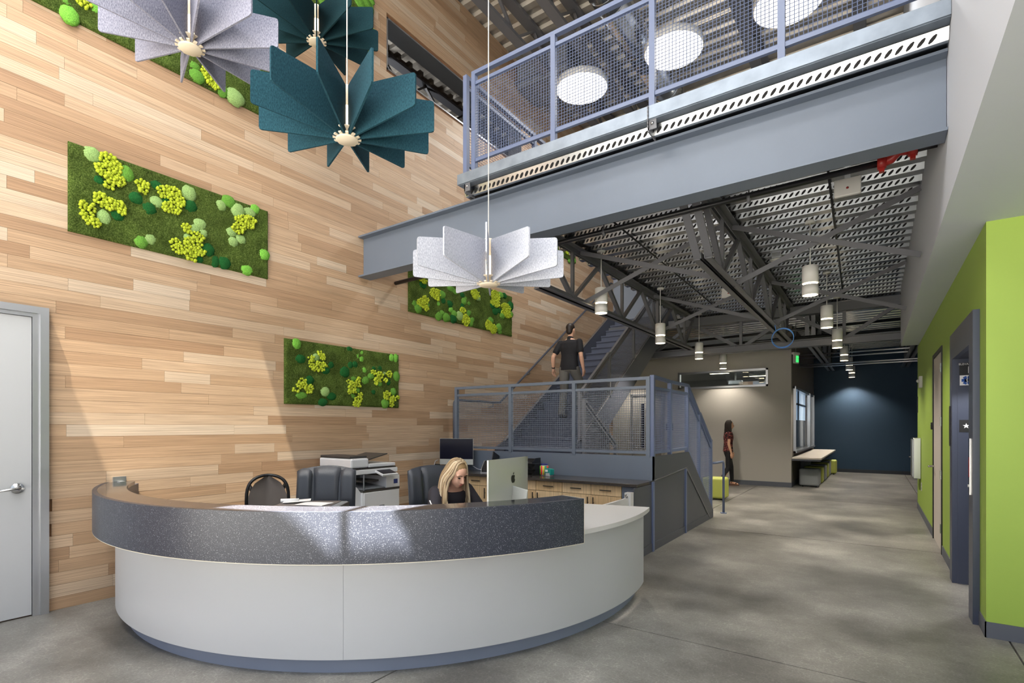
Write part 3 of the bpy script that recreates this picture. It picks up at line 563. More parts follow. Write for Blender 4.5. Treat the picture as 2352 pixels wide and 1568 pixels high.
def wire_panel(p0, p1, lo0, hi0, lo1, hi1, pitch=0.03, r=0.0028):
    """woven wire between two vertical ends; p0,p1 are (x,y)"""
    mb = MB(); L = math.hypot(p1[0] - p0[0], p1[1] - p0[1]); ux, uy = (p1[0] - p0[0]) / L, (p1[1] - p0[1]) / L
    def P(s, z): return (p0[0] + ux * s, p0[1] + uy * s, z)
    n = max(2, round(L / pitch))
    for i in range(1, n):
        s = L * i / n; t = s / L
        mb.tube([P(s, lo0 + (lo1 - lo0) * t), P(s, hi0 + (hi1 - hi0) * t)], r, 4, cap=False, smooth=False)
    zmin, zmax = min(lo0, lo1), max(hi0, hi1); k = max(2, round((zmax - zmin) / pitch))
    for i in range(1, k):
        z = zmin + (zmax - zmin) * i / k; a, b = 0.0, 1.0
        for c0, c1, sgn in ((lo0, lo1, 1), (hi0, hi1, -1)):
            f0, f1 = (z - c0) * sgn, (z - c1) * sgn          # must stay >= 0
            if f0 < 0 and f1 < 0: a, b = 1, 0
            elif f0 < 0: a = max(a, f0 / (f0 - f1))
            elif f1 < 0: b = min(b, f0 / (f0 - f1))
        if b - a > 0.01: mb.tube([P(L * a, z), P(L * b, z)], r, 4, cap=False, smooth=False)
    return mb
def guard(name, label, posts, m=None, w=0.05, frame=True, group=None, cat='railing', off=(0, 0), wires=True):
    """posts: (x, y, base, top, mesh_low, mesh_high)"""
    m = m or rail
    g = thing(name, label, cat, (posts[0][0], posts[0][1], posts[0][2]), 0, group)
    inv = -Vector(g.location)
    def put(mb, nm, k=None):
        o = mb.obj(nm, m, g, k); o.matrix_parent_inverse = Matrix.Translation(inv); return o
    for x, y, b, t, lo, hi in posts: put(MB().bar((x, y, b), (x, y, t), w, w, up=(0, 1, 0)), 'post')
    for A, B in zip(posts[:-1], posts[1:]):
        d = Vector((B[0] - A[0], B[1] - A[1])).normalized() * (w / 2)
        a = (A[0] + d.x, A[1] + d.y); b = (B[0] - d.x, B[1] - d.y)
        put(MB().bar((a[0], a[1], A[3] - 0.02), (b[0], b[1], B[3] - 0.02), w, 0.04), 'top_rail')
        put(MB().bar((a[0], a[1], A[5]), (b[0], b[1], B[5]), 0.03, 0.035), 'mid_rail')
        put(MB().bar((a[0], a[1], A[4]), (b[0], b[1], B[4]), 0.03, 0.035), 'bottom_rail')
        if wires: put(wire_panel(a, b, A[4], A[5], B[4], B[5]), 'wire_mesh', 'stuff')
    return g
# balcony guard
GZ = FL2
gp = [(x, 4.386, GZ - 0.01, 5.37, GZ + 0.10, 5.24) for x in (-3.545, -2.556, -1.572, -0.574, 0.38)]
guard('balcony_guard', 'blue steel mesh guardrail along the front edge of the balcony', gp)
gp = [(-3.66, 4.386 + i * 1.384, GZ - 0.01, 5.37, GZ + 0.10, 5.24) for i in range(7)]
guard('balcony_return_guard', 'blue steel mesh guardrail running back beside the stairwell', gp)

# open-web joists
BN = [6.49, 8.24, 9.99, 11.74]; TN = [5.61, 7.365, 9.115, 10.865, 12.40]
def joist(x, label, y0=4.78, y1=12.36, bn=BN, tn=TN, zt=4.06, zb=3.30, group='open-web joists under the balcony'):
    j = thing('bar_joist', label, 'joist', (x, y0, zb), 0, group); inv = Matrix.Translation(-Vector(j.location))
    def put(mb, nm): o = mb.obj(nm, dsteel, j); o.matrix_parent_inverse = inv; return o
    for s in (-1, 1):
        put(MB().box((x + s * 0.015, y0, zt - 0.012), (x + s * 0.095, y1, zt)).box((x + s * 0.015, y0, zt - 0.08), (x + s * 0.025, y1, zt)), 'top_chord')
        put(MB().box((x + s * 0.015, bn[0] - 0.86, zb), (x + s * 0.095, bn[-1] + 0.5, zb + 0.012)).box((x + s * 0.015, bn[0] - 0.86, zb), (x + s * 0.025, bn[-1] + 0.5, zb + 0.08)), 'bottom_chord')
        put(MB().bar((x + s * 0.06, y0 + 0.02, zt - 0.06), (x + s * 0.06, bn[0] - 0.83, zb + 0.03), 0.075, 0.02), 'end_web')
    pts = [(y0 + 0.7 if tn[0] > bn[0] - 0.9 else tn[0])]
    zt_, zb_ = zt - 0.04, zb + 0.04
    for i, b in enumerate(bn):
        put(MB().bar((x, tn[i], zt_), (x, b, zb_), 0.06, 0.05), 'web_member')
        put(MB().bar((x, b, zb_), (x, b, zt_), 0.045, 0.04), 'web_post')
        put(MB().bar((x, b, zb_), (x, tn[i + 1], zt_), 0.055, 0.045), 'web_member')
    return j
joist(-1.48, 'dark open-web steel joist hanging over the middle of the corridor')
joist(-3.48, 'dark open-web steel joist along the stairwell edge')
fb = [13.6, 15.35, 17.1, 18.85]; ft = [12.75, 14.47, 16.22, 17.97, 19.7]
joist(-1.12, 'dark open-web joist in the rear hall along the grey room', 12.66, 20.7, fb, ft, group='rear hall joists')
joist(0.75, 'dark open-web joist in the rear hall beside the lime wall end', 12.66, 20.7, fb, ft, group='rear hall joists')
def brace(y, xa, za, xb, zb_, label):
    o = MB().bar((xa, y, za), (xb, y, zb_), 0.008, 0.06).bar((xa, y + 0.025, za + 0.026), (xb, y + 0.025, zb_ + 0.026), 0.05, 0.008).obj('cross_brace', dsteel)
    return tag(o, label, 'brace', 'cross bracing between the joists')
for y, w_ in ((6.90, 'nearest the beam'), (9.92, 'farther back')):
    brace(y, -1.46, 4.03, 0.40, 3.34, 'dark steel brace falling from middle joist to white wall, ' + w_)
    brace(y + 0.06, -1.46, 3.32, 0.40, 4.06, 'dark steel brace rising from middle joist to white wall, ' + w_)
    brace(y - 0.22, -3.46, 4.03, -1.50, 3.34, 'dark steel brace falling from stairwell joist to middle joist, ' + w_)
    brace(y - 0.14, -3.46, 3.32, -1.50, 4.04, 'dark steel brace rising from stairwell joist to middle joist, ' + w_)
# cross girder
gd = thing('truss_girder', 'dark steel truss girder crossing above the grey wall', 'girder', (-5.6, 12.5, 3.21))
def gput(mb, nm, m=dsteel): o = mb.obj(nm, m, gd); o.matrix_parent_inverse = Matrix.Translation(-Vector(gd.location)); return o
gput(MB().box((-5.6, 12.40, 3.88), (0.64, 12.60, 4.06)), 'top_chord')
gput(MB().box((-5.6, 12.40, 3.21), (0.66, 12.60, 3.225)).box((-5.6, 12.49, 3.21), (0.66, 12.51, 3.36)).box((-5.6, 12.40, 3.345), (0.66, 12.60, 3.36)), 'bottom_chord')
for xa, xb in ((-3.48, -2.55), (-1.48, -2.35), (-1.4, -0.55), (0.38, -0.45), (-5.5, -4.5), (-3.6, -4.4)):
    gput(MB().bar((xa, 12.5, 3.9), (xb, 12.5, 3.35), 0.07, 0.06, up=(0, 1, 0)), 'diagonal')
for x in (-2.45, -0.5, -4.45): gput(MB().bar((x, 12.5, 3.35), (x, 12.5, 3.9), 0.06, 0.06), 'vertical')

# ---------------------------------------------------------------- pipes and fittings
def pipe(name, label, path, r, m, cat='pipe', n=10): return tag(MB().tube(path, r, n).obj(name, m), label, cat)
sp = thing('sprinkler_pipe', 'black sprinkler pipe with red couplings running across below the deck', 'pipe', (-5.66, 5.19, 3.60))
def sput(mb, nm, m): o = mb.obj(nm, m, sp); o.matrix_parent_inverse = Matrix.Translation(-Vector(sp.location)); return o
sput(MB().tube([(-5.65, 5.19, 3.60), (0.06, 5.19, 3.69)], 0.027, 12), 'pipe_run', blackp)
sput(MB().tube([(0.06, 5.19, 3.685), (0.11, 5.17, 3.69), (0.16, 5.16, 3.735), (0.24, 5.19, 3.735)], 0.036, 12), 'elbow', redm)
sput(MB().tube([(0.24, 5.19, 3.735), (0.402, 5.19, 3.735)], 0.027, 12), 'pipe_stub', blackp)
for c in ((0.05, 5.19, 3.685), (0.25, 5.19, 3.735)):
    k = sput(MB().tube([(c[0] - 0.03, c[1], c[2]), (c[0] + 0.03, c[1], c[2])], 0.05, 14).box((c[0] - 0.018, c[1] - 0.02, c[2] + 0.045), (c[0] + 0.018, c[1] + 0.02, c[2] + 0.075)).box((c[0] - 0.018, c[1] - 0.02, c[2] - 0.075), (c[0] + 0.018, c[1] + 0.02, c[2] - 0.045)), 'coupling', redm)
for x in (-3.9, -2.4, -0.95): sput(MB().bar((x, 5.19, 3.66), (x, 5.19, 4.10), 0.012, 0.012).tube([(x - 0.012, 5.19, 3.64), (x + 0.012, 5.19, 3.64)], 0.036, 10), 'hanger', dsteel)
pipe('black_pipe', 'black pipe behind the truss girder above the grey wall', [(-4.2, 13.0, 3.62), (0.5, 13.0, 3.70)], 0.03, blackp)
pipe('black_pipe', 'lower black pipe resting along the truss girder chord', [(-5.4, 12.75, 3.42), (0.5, 12.75, 3.46)], 0.035, blackp)
pipe('wall_conduit', 'pale conduit along the top of the grey wall', [(-5.9, GY - 0.05, 3.50), (-1.75, GY - 0.05, 3.50)], 0.022, alum)
for z, y, lb in ((3.52, 16.5, 'upper silver conduit of the pair in front of the navy wall'), (3.44, 16.62, 'silver conduit just under the upper one before the navy wall'), (3.24, 16.5, 'lower silver conduit crossing before the navy wall'), (3.19, 16.56, 'lowest silver conduit crossing before the navy wall')):
    pipe('conduit', lb, [(-1.70, y, z), (3.5, y, z)], 0.02, alum)
for x in (-2.62, -0.35): pipe('thin_conduit', 'thin black conduit run along the deck, %s' % ('left of the middle joist' if x < -1.5 else 'right of the middle joist'), [(x, 4.8, 4.07), (x - 0.15, 12.3, 4.07)], 0.012, blackp)
# hanging blue cable coil
cc = MB()
for k in range(3):
    cc.tube([(-1.30 + 0.17 * math.cos(t) , 10.05 + 0.01 * k + 0.008 * math.sin(3 * t + k), 3.06 + 0.01 * k + 0.165 * math.sin(t)) for t in [2 * PI * i / 36 for i in range(37)]], 0.006, 5, cap=False)
cc.tube([(-1.40, 10.05, 3.19), (-1.42, 10.03, 3.33)], 0.006, 5)
tag(cc.obj('cable_coil', bluec), 'coil of bright blue cable hanging from the middle joist', 'cable')
# detectors and boxes on the deck
def deckbox(name, label, x, y, cat, round_=True, m=lampw):
    t = thing(name, label, cat, (x, y, 4.03))
    if round_:
        MB().lathe([(0.05, 0.07), (0.05, 0.02), (0.09, 0.015), (0.09, 0), (0.05, -0.02), (0.0, -0.02)], n=18).obj('body', m, t)
        MB().box((-0.06, -0.06, 0.03), (0.06, 0.06, 0.11)).obj('junction_box', alum, t)
    else:
        bevel(MB().box((-0.115, -0.015, -0.175), (0.115, 0.03, 0.0)).obj('body', m, t), 0.01)
        MB().bar((0, 0.01, 0), (0, 0.01, 0.075), 0.05, 0.02).obj('bracket', alum, t)
        MB().ell((0, -0.018, -0.1), (0.012, 0.006, 0.012), 8, 6).obj('indicator', redm, t)
    return t
deckbox('smoke_detector', 'round white smoke detector beside the middle joist', -1.2, 8.68, 'detector')
deckbox('emergency_unit', 'square white emergency unit near the red pipe coupling', -0.22, 6.2, 'unit', False)
deckbox('emergency_unit', 'square white unit under the deck left of the middle joist', -2.15, 9.9, 'unit', False)
# exit sign at the corner of the grey room
ex = thing('exit_sign', 'green edge-lit exit sign at the corner of the grey room', 'sign', (-1.60, 14.5, 3.33), 1.15)
MB().box((-0.1, -0.03, -0.02), (0.16, 0.03, 0.03)).obj('housing', lampw, ex)
MB().box((-0.06, -0.012, -0.24), (0.14, 0.012, -0.02)).obj('panel', lampw, ex)
MB().box((0.02, -0.016, -0.21), (0.13, -0.012, -0.05)).obj('lit_face', exitg, ex)
text('EXIT', 'lettering', signw, 0.045, Matrix.Translation((0.075, -0.0165, -0.13)) @ Matrix.Rotation(PI / 2, 4, 'X'), ex)
MB().bar((0.03, 0, 0.03), (0.03, 0, 0.75), 0.015, 0.015).obj('stem', alum, ex)

# ---------------------------------------------------------------- cylinder pendants
def cyl_pendant(x, y, zb, label, power, zt=4.12):
    t = thing('cylinder_pendant', label, 'pendant light', (x, y, zb), 0, 'white cylinder pendants in the corridor')
    R_ = 0.092
    MB().lathe([(R_ - 0.006, 0.0), (R_, 0.0), (R_, 0.125), (R_ - 0.006, 0.125)], n=28).obj('lower_shade', lampw, t)
    MB().lathe([(R_ - 0.012, 0.125), (R_ - 0.012, 0.15)], n=28).obj('lit_band', glow, t)
    MB().lathe([(R_ - 0.004, 0.15), (R_, 0.15), (R_, 0.36), (R_ - 0.01, 0.365), (0.0, 0.366)], n=28).obj('upper_shade', lampw, t)
    MB().lathe([(R_ - 0.008, -0.0015), (R_ - 0.008, 0.004)], n=28).obj('diffuser', glow, t)
    MB().tube([(0, 0, 0.36), (0, 0, zt - zb)], 0.007, 6).obj('stem', lampw, t)
    MB().lathe([(0.06, zt - zb - 0.03), (0.06, zt - zb)], n=16).obj('canopy', lampw, t)
    L = bpy.data.lights.new('lamp', 'SPOT'); L.energy = power; L.spot_size = math.radians(125); L.spot_blend = 0.6; L.color = (1.0, 0.90, 0.76); L.shadow_soft_size = 0.08
    lo = bpy.data.objects.new('lamp', L); COL.objects.link(lo); lo.parent = t; lo.location = (0, 0, -0.02)
    return t
CP = 235.0
for x, y, zb, lb in ((-0.66, 7.50, 3.19, 'large nearest white cylinder pendant in the right row'), (-0.65, 10.13, 3.19, 'second white cylinder pendant of the right row'), (-0.605, 12.2, 3.105, 'third white cylinder pendant of the right row by the girder'),
                     (-0.62, 15.5, 3.19, 'white cylinder pendant of the right row under the conduits'), (-0.60, 18.15, 3.19, 'small white cylinder pendant before the navy wall'), (-0.60, 20.3, 3.14, 'farthest smallest white cylinder pendant against the navy wall'),
                     (-3.28, 7.0, 3.2, 'white cylinder pendant beside the climbing man'), (-3.27, 9.54, 3.09, 'white cylinder pendant in front of the stair mesh'), (-3.29, 12.22, 3.085, 'white cylinder pendant before the grey wall, near the stair'),
                     (-3.25, 14.35, 3.05, 'white cylinder pendant hanging above the strip window'), (-5.75, 14.3, 2.98, 'tiny white cylinder pendant under the stair by the grey door')):
    cyl_pendant(x, y, zb, lb, CP * (0.4 if y > 14 and x < -3 else 1))

# ---------------------------------------------------------------- upper level fittings
DISCS = [(-4.30, 8.37, 60, 'round white disc pendant nearest the timber wall behind the balcony mesh'), (-2.655, 8.37, 60, 'round white disc pendant in the middle behind the balcony mesh'), (-1.01, 8.37, 60, 'round white disc pendant at the top of the frame behind the mesh')]
DISCS += [(x, y, 65, 'added unseen disc lamp over the entrance for top light, %s' % w_) for x, y, w_ in ((-4.30, -1.2, 'timber wall side, front row'), (-2.655, -1.2, 'middle, front row'), (-1.01, -1.2, 'white wall side, front row'), (-3.9, 1.0, 'timber wall side, second row'), (-1.01, 1.0, 'white wall side, second row'))]  # extra lamps added out of view to light the lobby from above
for x, dy, pw, lb in DISCS:
    t = thing('disc_pendant', lb, 'pendant light', (x, dy, 7.58), 0, 'disc pendants under the roof')
    MB().lathe([(0.45, 0.0), (0.46, 0.005), (0.46, 0.11), (0.45, 0.115), (0.0, 0.116)], n=40).obj('rim', lampw, t)
    MB().lathe([(0.448, -0.002), (0.448, 0.003)], n=40).obj('diffuser', glow2, t)
    MB().tube([(0, 0, 0.115), (0, 0, ROOF - 7.58)], 0.006, 6).obj('suspension', alum, t)
    MB().lathe([(0.07, ROOF - 7.61), (0.07, ROOF - 7.58)], n=16).obj('canopy', lampw, t)
    L = bpy.data.lights.new('lamp', 'AREA'); L.shape = 'DISK'; L.size = 0.88; L.energy = pw; L.color = (1, 0.985, 0.965)
    lo = bpy.data.objects.new('lamp', L); COL.objects.link(lo); lo.parent = t; lo.location = (0, 0, -0.006)
dct = thing('spiral_duct', 'silver spiral air duct under the roof', 'duct', (-3.3, 4.2, 8.05))
def dput(mb, nm): o = mb.obj(nm, galv, dct); o.matrix_parent_inverse = Matrix.Translation(-Vector(dct.location)); return o
for i in range(7): dput(MB().tube([(-3.3, 4.2 + i * 1.6, 8.05), (-3.3, 4.2 + i * 1.6 + 1.58, 8.05)], 0.25, 24), 'duct_section')
for i in range(40): dput(MB().tube([(-3.3, 4.3 + i * 0.28, 8.05), (-3.3, 4.315 + i * 0.28, 8.05)], 0.257, 24), 'seam_rib')
def roof_joist(x, lb):
    t = thing('roof_joist', lb, 'joist', (x, 4.1, 8.1), 0, 'roof joists'); inv = Matrix.Translation(-Vector(t.location))
    def put(mb, nm): o = mb.obj(nm, dsteel, t); o.matrix_parent_inverse = inv
    put(MB().box((x - 0.09, 4.1, 8.53), (x + 0.09, 15.9, 8.59)), 'top_chord'); put(MB().box((x - 0.08, 4.6, 8.02), (x + 0.08, 15.6, 8.08)), 'bottom_chord')
    for i in range(9):
        y = 4.8 + i * 1.2
        put(MB().bar((x, y, 8.06), (x, y + 0.6, 8.54), 0.05, 0.04), 'web_member'); put(MB().bar((x, y + 0.6, 8.54), (x, y + 1.2, 8.06), 0.05, 0.04), 'web_member')
roof_joist(-4.95, 'dark roof joist closest to the timber wall'); roof_joist(-4.15, 'dark roof joist left of the spiral duct'); roof_joist(-1.75, 'dark roof joist right of the middle disc pendant'); roof_joist(-0.2, 'dark roof joist above the right of the balcony')
roof_joist(-7.6, 'dark joist in the room behind the clerestory window')
for x, z, lb in ((-4.6, 8.25, 'grey boxed duct unit against the timber wall'),):
    t = thing('duct_box', lb, 'duct', (-5.0, 8.6, 8.1)); bevel(MB().box((-0.62, -0.35, -0.1), (0.45, 0.35, 0.42)).obj('body', mat('duct_box_grey', (104, 106, 108), 0.5), t), 0.01)
    MB().box((-0.66, -0.4, 0.0), (0.5, 0.4, 0.03)).obj('flange', dsteel, t)
for x, y in ((-2.75, 6.2), (-0.3, 5.9)):
    t = thing('ceiling_speaker', 'small round white ceiling speaker over the balcony, %s' % ('left one' if x < -1 else 'right one'), 'speaker', (x, y, 7.2))
    MB().lathe([(0.09, 0), (0.1, 0.01), (0.1, 0.05), (0.0, 0.05)], n=20).obj('body', lampw, t); MB().lathe([(0.06, -0.004), (0.06, 0.004)], n=20).obj('grille', plastg, t)
    MB().tube([(0, 0, 0.05), (0, 0, ROOF - 7.2)], 0.005, 6).obj('stem', alum, t)

t = thing('fill_strip', 'added unseen strip lamp brightening the room behind the clerestory', 'light', (-9.0, 6.5, 6.3))  # fill lamp added out of view to lift the dark room
MB().box((-0.06, -1.2, 0), (0.06, 1.2, 0.06)).obj('housing', lampw, t); MB().box((-0.05, -1.15, 0.06), (0.05, 1.15, 0.065)).obj('diffuser', glow2, t)
L = bpy.data.lights.new('lamp', 'AREA'); L.shape = 'RECTANGLE'; L.size = 0.1; L.size_y = 2.3; L.energy = 60; lo = bpy.data.objects.new('lamp', L); COL.objects.link(lo); lo.parent = t; lo.location = (0, 0, 0.08); lo.rotation_euler = (PI, 0, 0)
# ================================================================ STAIR AND LANDING
LX = -2.256; LYF = 6.344; LYB = 7.83; LZ = 1.0; SXR = -4.10
ld = thing('staircase', 'slate steel staircase with a landing, climbing along the timber wall', 'stairs', (LX, LYF, 0))
def put(p, mb, nm, m): o = mb.obj(nm, m, p); o.matrix_parent_inverse = Matrix.Translation(-Vector(p.location)); return o
put(ld, MB().box((WL + 0.004, LYF + 0.02, LZ - 0.05), (LX - 0.02, LYB, LZ)), 'deck_plate', treadm)
put(ld, MB().box((WL + 0.004, LYF, 0.86), (LX, LYF + 0.02, 1.172)), 'front_fascia', steel)
put(ld, MB().prism([(5.70, 0), (9.26, 0), (9.26, 0.12), (7.83, 1.168), (6.344, 1.168), (6.344, 0.83), (5.70, 0.83)], 'x', LX - 0.02, LX), 'side_panel', panelm)
put(ld, MB().box((LX - 0.001, 5.70, 0), (LX + 0.008, 9.2, 0.10)), 'base_strip', panelm)
for y, z in ((6.26, 0.86), (7.62, 0.93)): put(ld, MB().box((LX - 0.001, y, 0), (LX + 0.022, y + 0.05, z)), 'batten', rail)
put(ld, MB().bar((LX + 0.004, 7.70, 0.93), (LX + 0.004, 9.0, 0.03), 0.016, 0.025), 'raking_batten', dsteel)
put(ld, MB().bar((LX + 0.004, 6.344, 0.87), (LX + 0.004, 7.7, 0.94), 0.016, 0.012), 'ledge_trim', dsteel)
# flights
st = ld
NR = 19; RS = (FL2 - LZ) / NR; TR = (12.78 - LYB) / (NR - 1)
for i in range(NR):
    y = LYB + i * TR; z = LZ + i * RS
    put(st, MB().box((-5.60, y, z), (SXR - 0.01, y + 0.012, z + RS - 0.03)), 'riser', treadm)
    put(st, MB().box((-5.60, y - 0.025, z + RS - 0.03), (SXR - 0.01, y + TR + 0.012, z + RS)), 'tread', treadm)
for xa, xb, nm in ((-5.645, -5.605, 'wall_stringer'), (SXR - 0.005, SXR + 0.045, 'outer_stringer')):
    up, dn = (0.17, 0.20) if nm == 'wall_stringer' else (0.20, 0.22)
    s_ = (FL2 - LZ) / (12.78 - LYB)
    ye = 12.95
    put(st, MB().prism([(LYB - 0.25, LZ - dn - 0.0), (LYB - 0.25, LZ + up - 0.0), (LYB, LZ + up + 0.1), (ye, LZ + up + 0.1 + s_ * (ye - LYB)), (ye, LZ - dn + s_ * (ye - LYB)), (LYB, LZ - dn)], 'x', xa, xb), nm, stringm)
    put(st, MB().bar((xa * 0.5 + xb * 0.5, LYB, LZ + up + 0.104), (xa * 0.5 + xb * 0.5, ye, LZ + up + 0.104 + s_ * (ye - LYB)), 0.05, 0.008), 'stringer_cap', alum)
put(st, MB().prism([(LYB, 0), (9.05, 0), (9.05, LZ - 0.2 + s_ * (9.05 - LYB)), (LYB, LZ - 0.2)], 'x', SXR, SXR + 0.03), 'closure_panel', stringm)
sf = ld
for i in range(5):
    y = LYB + i * 0.28; z = LZ - (i + 1) * LZ / 6
    put(sf, MB().box((SXR + 0.06, y, z + LZ / 6 - 0.001), (LX - 0.03, y + 0.012, z)), 'riser', treadm)
    put(sf, MB().box((SXR + 0.06, y, z - 0.03), (LX - 0.03, y + 0.30, z)), 'tread', treadm)
put(sf, MB().box((SXR + 0.06, LYB + 1.40, 0), (LX - 0.03, LYB + 1.412, LZ / 6)), 'riser', treadm)
put(sf, MB().prism([(LYB, 0), (9.24, 0), (9.24, 0.12), (LYB, 1.16)], 'x', SXR + 0.035, SXR + 0.055), 'inner_stringer', stringm)
# guards
pts = [(x, LYF + 0.012, 1.16, 2.172, 1.215, 2.04) for x in (-5.502, -4.445, -3.38, -2.33)]
guard('landing_guard', 'blue steel mesh guardrail on the landing behind the counter', pts, steel)
pts = [(LX - 0.028, LYF + 0.03, 1.16, 2.19, 1.215, 2.03), (LX - 0.028, 7.04, 1.16, 2.172, 1.215, 2.03), (LX - 0.028, 7.83, 1.16, 2.172, 1.215, 2.03), (LX - 0.028, 8.48, 0.66, 1.77, 0.72, 1.64), (LX - 0.028, 9.2, 0.13, 1.32, 0.20, 1.19)]
guard('lower_flight_guard', 'blue steel mesh guardrail stepping down beside the corridor', pts, rail)
s_ = (FL2 - LZ) / (12.78 - LYB)
pts = []
for i in range(5):
    y = 7.86 + i * 1.2; b_ = LZ + s_ * (y - LYB) + 0.25
    pts.append((SXR + 0.02, y, b_, b_ + 0.86, b_ + 0.05, b_ + 0.74))
guard('upper_flight_guard', 'dark mesh guardrail climbing the open side of the long flight', pts, dsteel)
pts = [(SXR + 0.085, 7.9, 0.95, 2.0, 1.1, 1.9), (SXR + 0.085, 9.2, 0.05, 1.25, 0.25, 1.15)]
guard('inner_flight_guard', 'dark mesh guardrail on the inner side of the short flight', pts, dsteel)
def arc(c, a, b, n=5):
    """quarter bend between directions a and b around corner c, radius 0.07"""
    c = Vector(c); a = Vector(a); b = Vector(b); r = 0.08; o = []
    for i in range(n + 1):
        t = i / n; o.append(c + a * (r * (1 - t) ** 2) + b * (r * t ** 2))
    return o
hr = thing('wall_handrail', 'round steel handrail climbing the timber wall', 'handrail', (-5.56, 6.36, LZ))
path = [Vector((-5.56, 6.36, LZ))] + arc((-5.56, 6.36, 1.97), (0, 0, -1), (0, 1, 0)) + [Vector((-5.56, 7.60, 1.97)), Vector((-5.56, 12.45, 5.225))] + [Vector((-5.56, 12.75, 5.23))]
put(hr, MB().tube(path, 0.021, 10), 'rail', stringm)
for y in (7.4, 8.6, 9.9, 11.2, 12.3):
    z = 1.97 if y < 7.6 else 1.97 + (y - 7.6) * 0.671
    put(hr, MB().tube([(-5.56, y, z - 0.02), (-5.56, y, z - 0.07), (WL + 0.004, y, z - 0.09)], 0.008, 6), 'bracket', dsteel)
he = thing('handrail_end', 'bent steel handrail end standing on the corridor floor', 'handrail', (-2.2, 9.75, 0))
put(he, MB().tube([Vector((-2.26, 9.24, 0.92)), Vector((-2.22, 9.3, 0.92))] + arc((-2.2, 9.75, 0.92), (0, -1, 0), (0, 0, -1)) + [Vector((-2.2, 9.75, 0.0))], 0.021, 10), 'pipe', rail)
put(he, MB().lathe([(0.055, 0), (0.055, 0.012), (0.02, 0.014)], (-2.2, 9.75, 0), 18), 'floor_flange', rail)
for side in (0,):
    ir = thing('flight_handrail', 'bright round handrail along the open side of the long flight', 'handrail', (SXR - 0.06, 7.9, 1.9))
    put(ir, MB().tube([(SXR - 0.06, 7.75, 1.92), (SXR - 0.06, 12.6, 1.92 + s_ * 4.85)], 0.021, 10), 'rail', mat('rail_satin', (120, 118, 114), 0.3, 0.6))
    for i in range(5): put(ir, MB().tube([(SXR - 0.06, 8.0 + i * 1.1, 2.06 + s_ * 1.1 * i), (SXR + 0.0, 8.0 + i * 1.1, 2.02 + s_ * 1.1 * i)], 0.008, 6), 'bracket', dsteel)
# ================================================================ RECEPTION DESK
DC = (-4.248, 4.064)
dk_ = thing('reception_desk', 'curved white reception desk with a speckled dark transaction counter', 'desk', (DC[0], DC[1], 0))
def dput(mb, nm, m): o = mb.obj(nm, m, dk_); o.matrix_parent_inverse = Matrix.Translation(-Vector(dk_.location)); return o
def ringpart(nm, m, r0, r1, z0, z1, a0, a1, n=72): return dput(MB().ring(DC, r0, r1, z0, z1, a0, a1, n), nm, m)
def wall_ang(r): return -180 + math.degrees(math.acos((DC[0] - (WL + 0.006)) / r))
ringpart('kick', kickm, 2.40, 2.49, 0, 0.112, wall_ang(2.49), 12.5)
seam = -52.3
ringpart('front_panel', lam, 2.53, 2.565, 0.112, 0.765, wall_ang(2.565), seam)
ringpart('front_panel', lam, 2.53, 2.565, 0.112, 0.765, seam + 0.03, 13.0)
ringpart('worksurface', lam2, 1.97, 2.615, 0.765, 0.80, wall_ang(2.615) + 0.1, 13.6)
ringpart('apron', terrazzo, 2.68, 2.71, 0.737, 1.045, wall_ang(2.71), -17.2)
ringpart('inner_panel', terrazzo, 2.49, 2.51, 0.80, 1.015, wall_ang(2.51), -17.2)
ringpart('transaction_top', terrazzo_top, 2.49, 2.679, 1.015, 1.045, wall_ang(2.70), -17.2)
dput(MB().ring(DC, 2.49, 2.71, 0.737, 1.046, -17.2, -17.12, 1), 'end_cap', creamedge)
ringpart('edge_band', creamedge, 2.566, 2.71, 0.733, 0.737, wall_ang(2.71), -17.15)
dput(MB().box((WL + 0.004, 1.80, 1.046), (WL + 0.03, 1.90, 1.09)).box((WL + 0.03, 1.83, 1.046), (WL + 0.10, 1.87, 1.05)), 'wall_bracket', alum)
# half-height gate between the desk and the counter
gt = thing('swing_gate', 'low white swing gate between desk and counter', 'gate', (-2.3, 5.7, 0))
def gput2(mb, nm, m): o = mb.obj(nm, m, gt); o.matrix_parent_inverse = Matrix.Translation(-Vector(gt.location)); return o
gput2(MB().box((-2.315, 4.78, 0.2), (-2.285, 5.60, 0.735)), 'leaf', lam2)
gput2(MB().box((-2.335, 5.60, 0.1), (-2.262, 5.69, 0.79)), 'post', lam2)
gput2(MB().tube([(-2.30, 5.585, 0.74), (-2.30, 5.56, 0.765)], 0.015, 8), 'hinge', chrome)

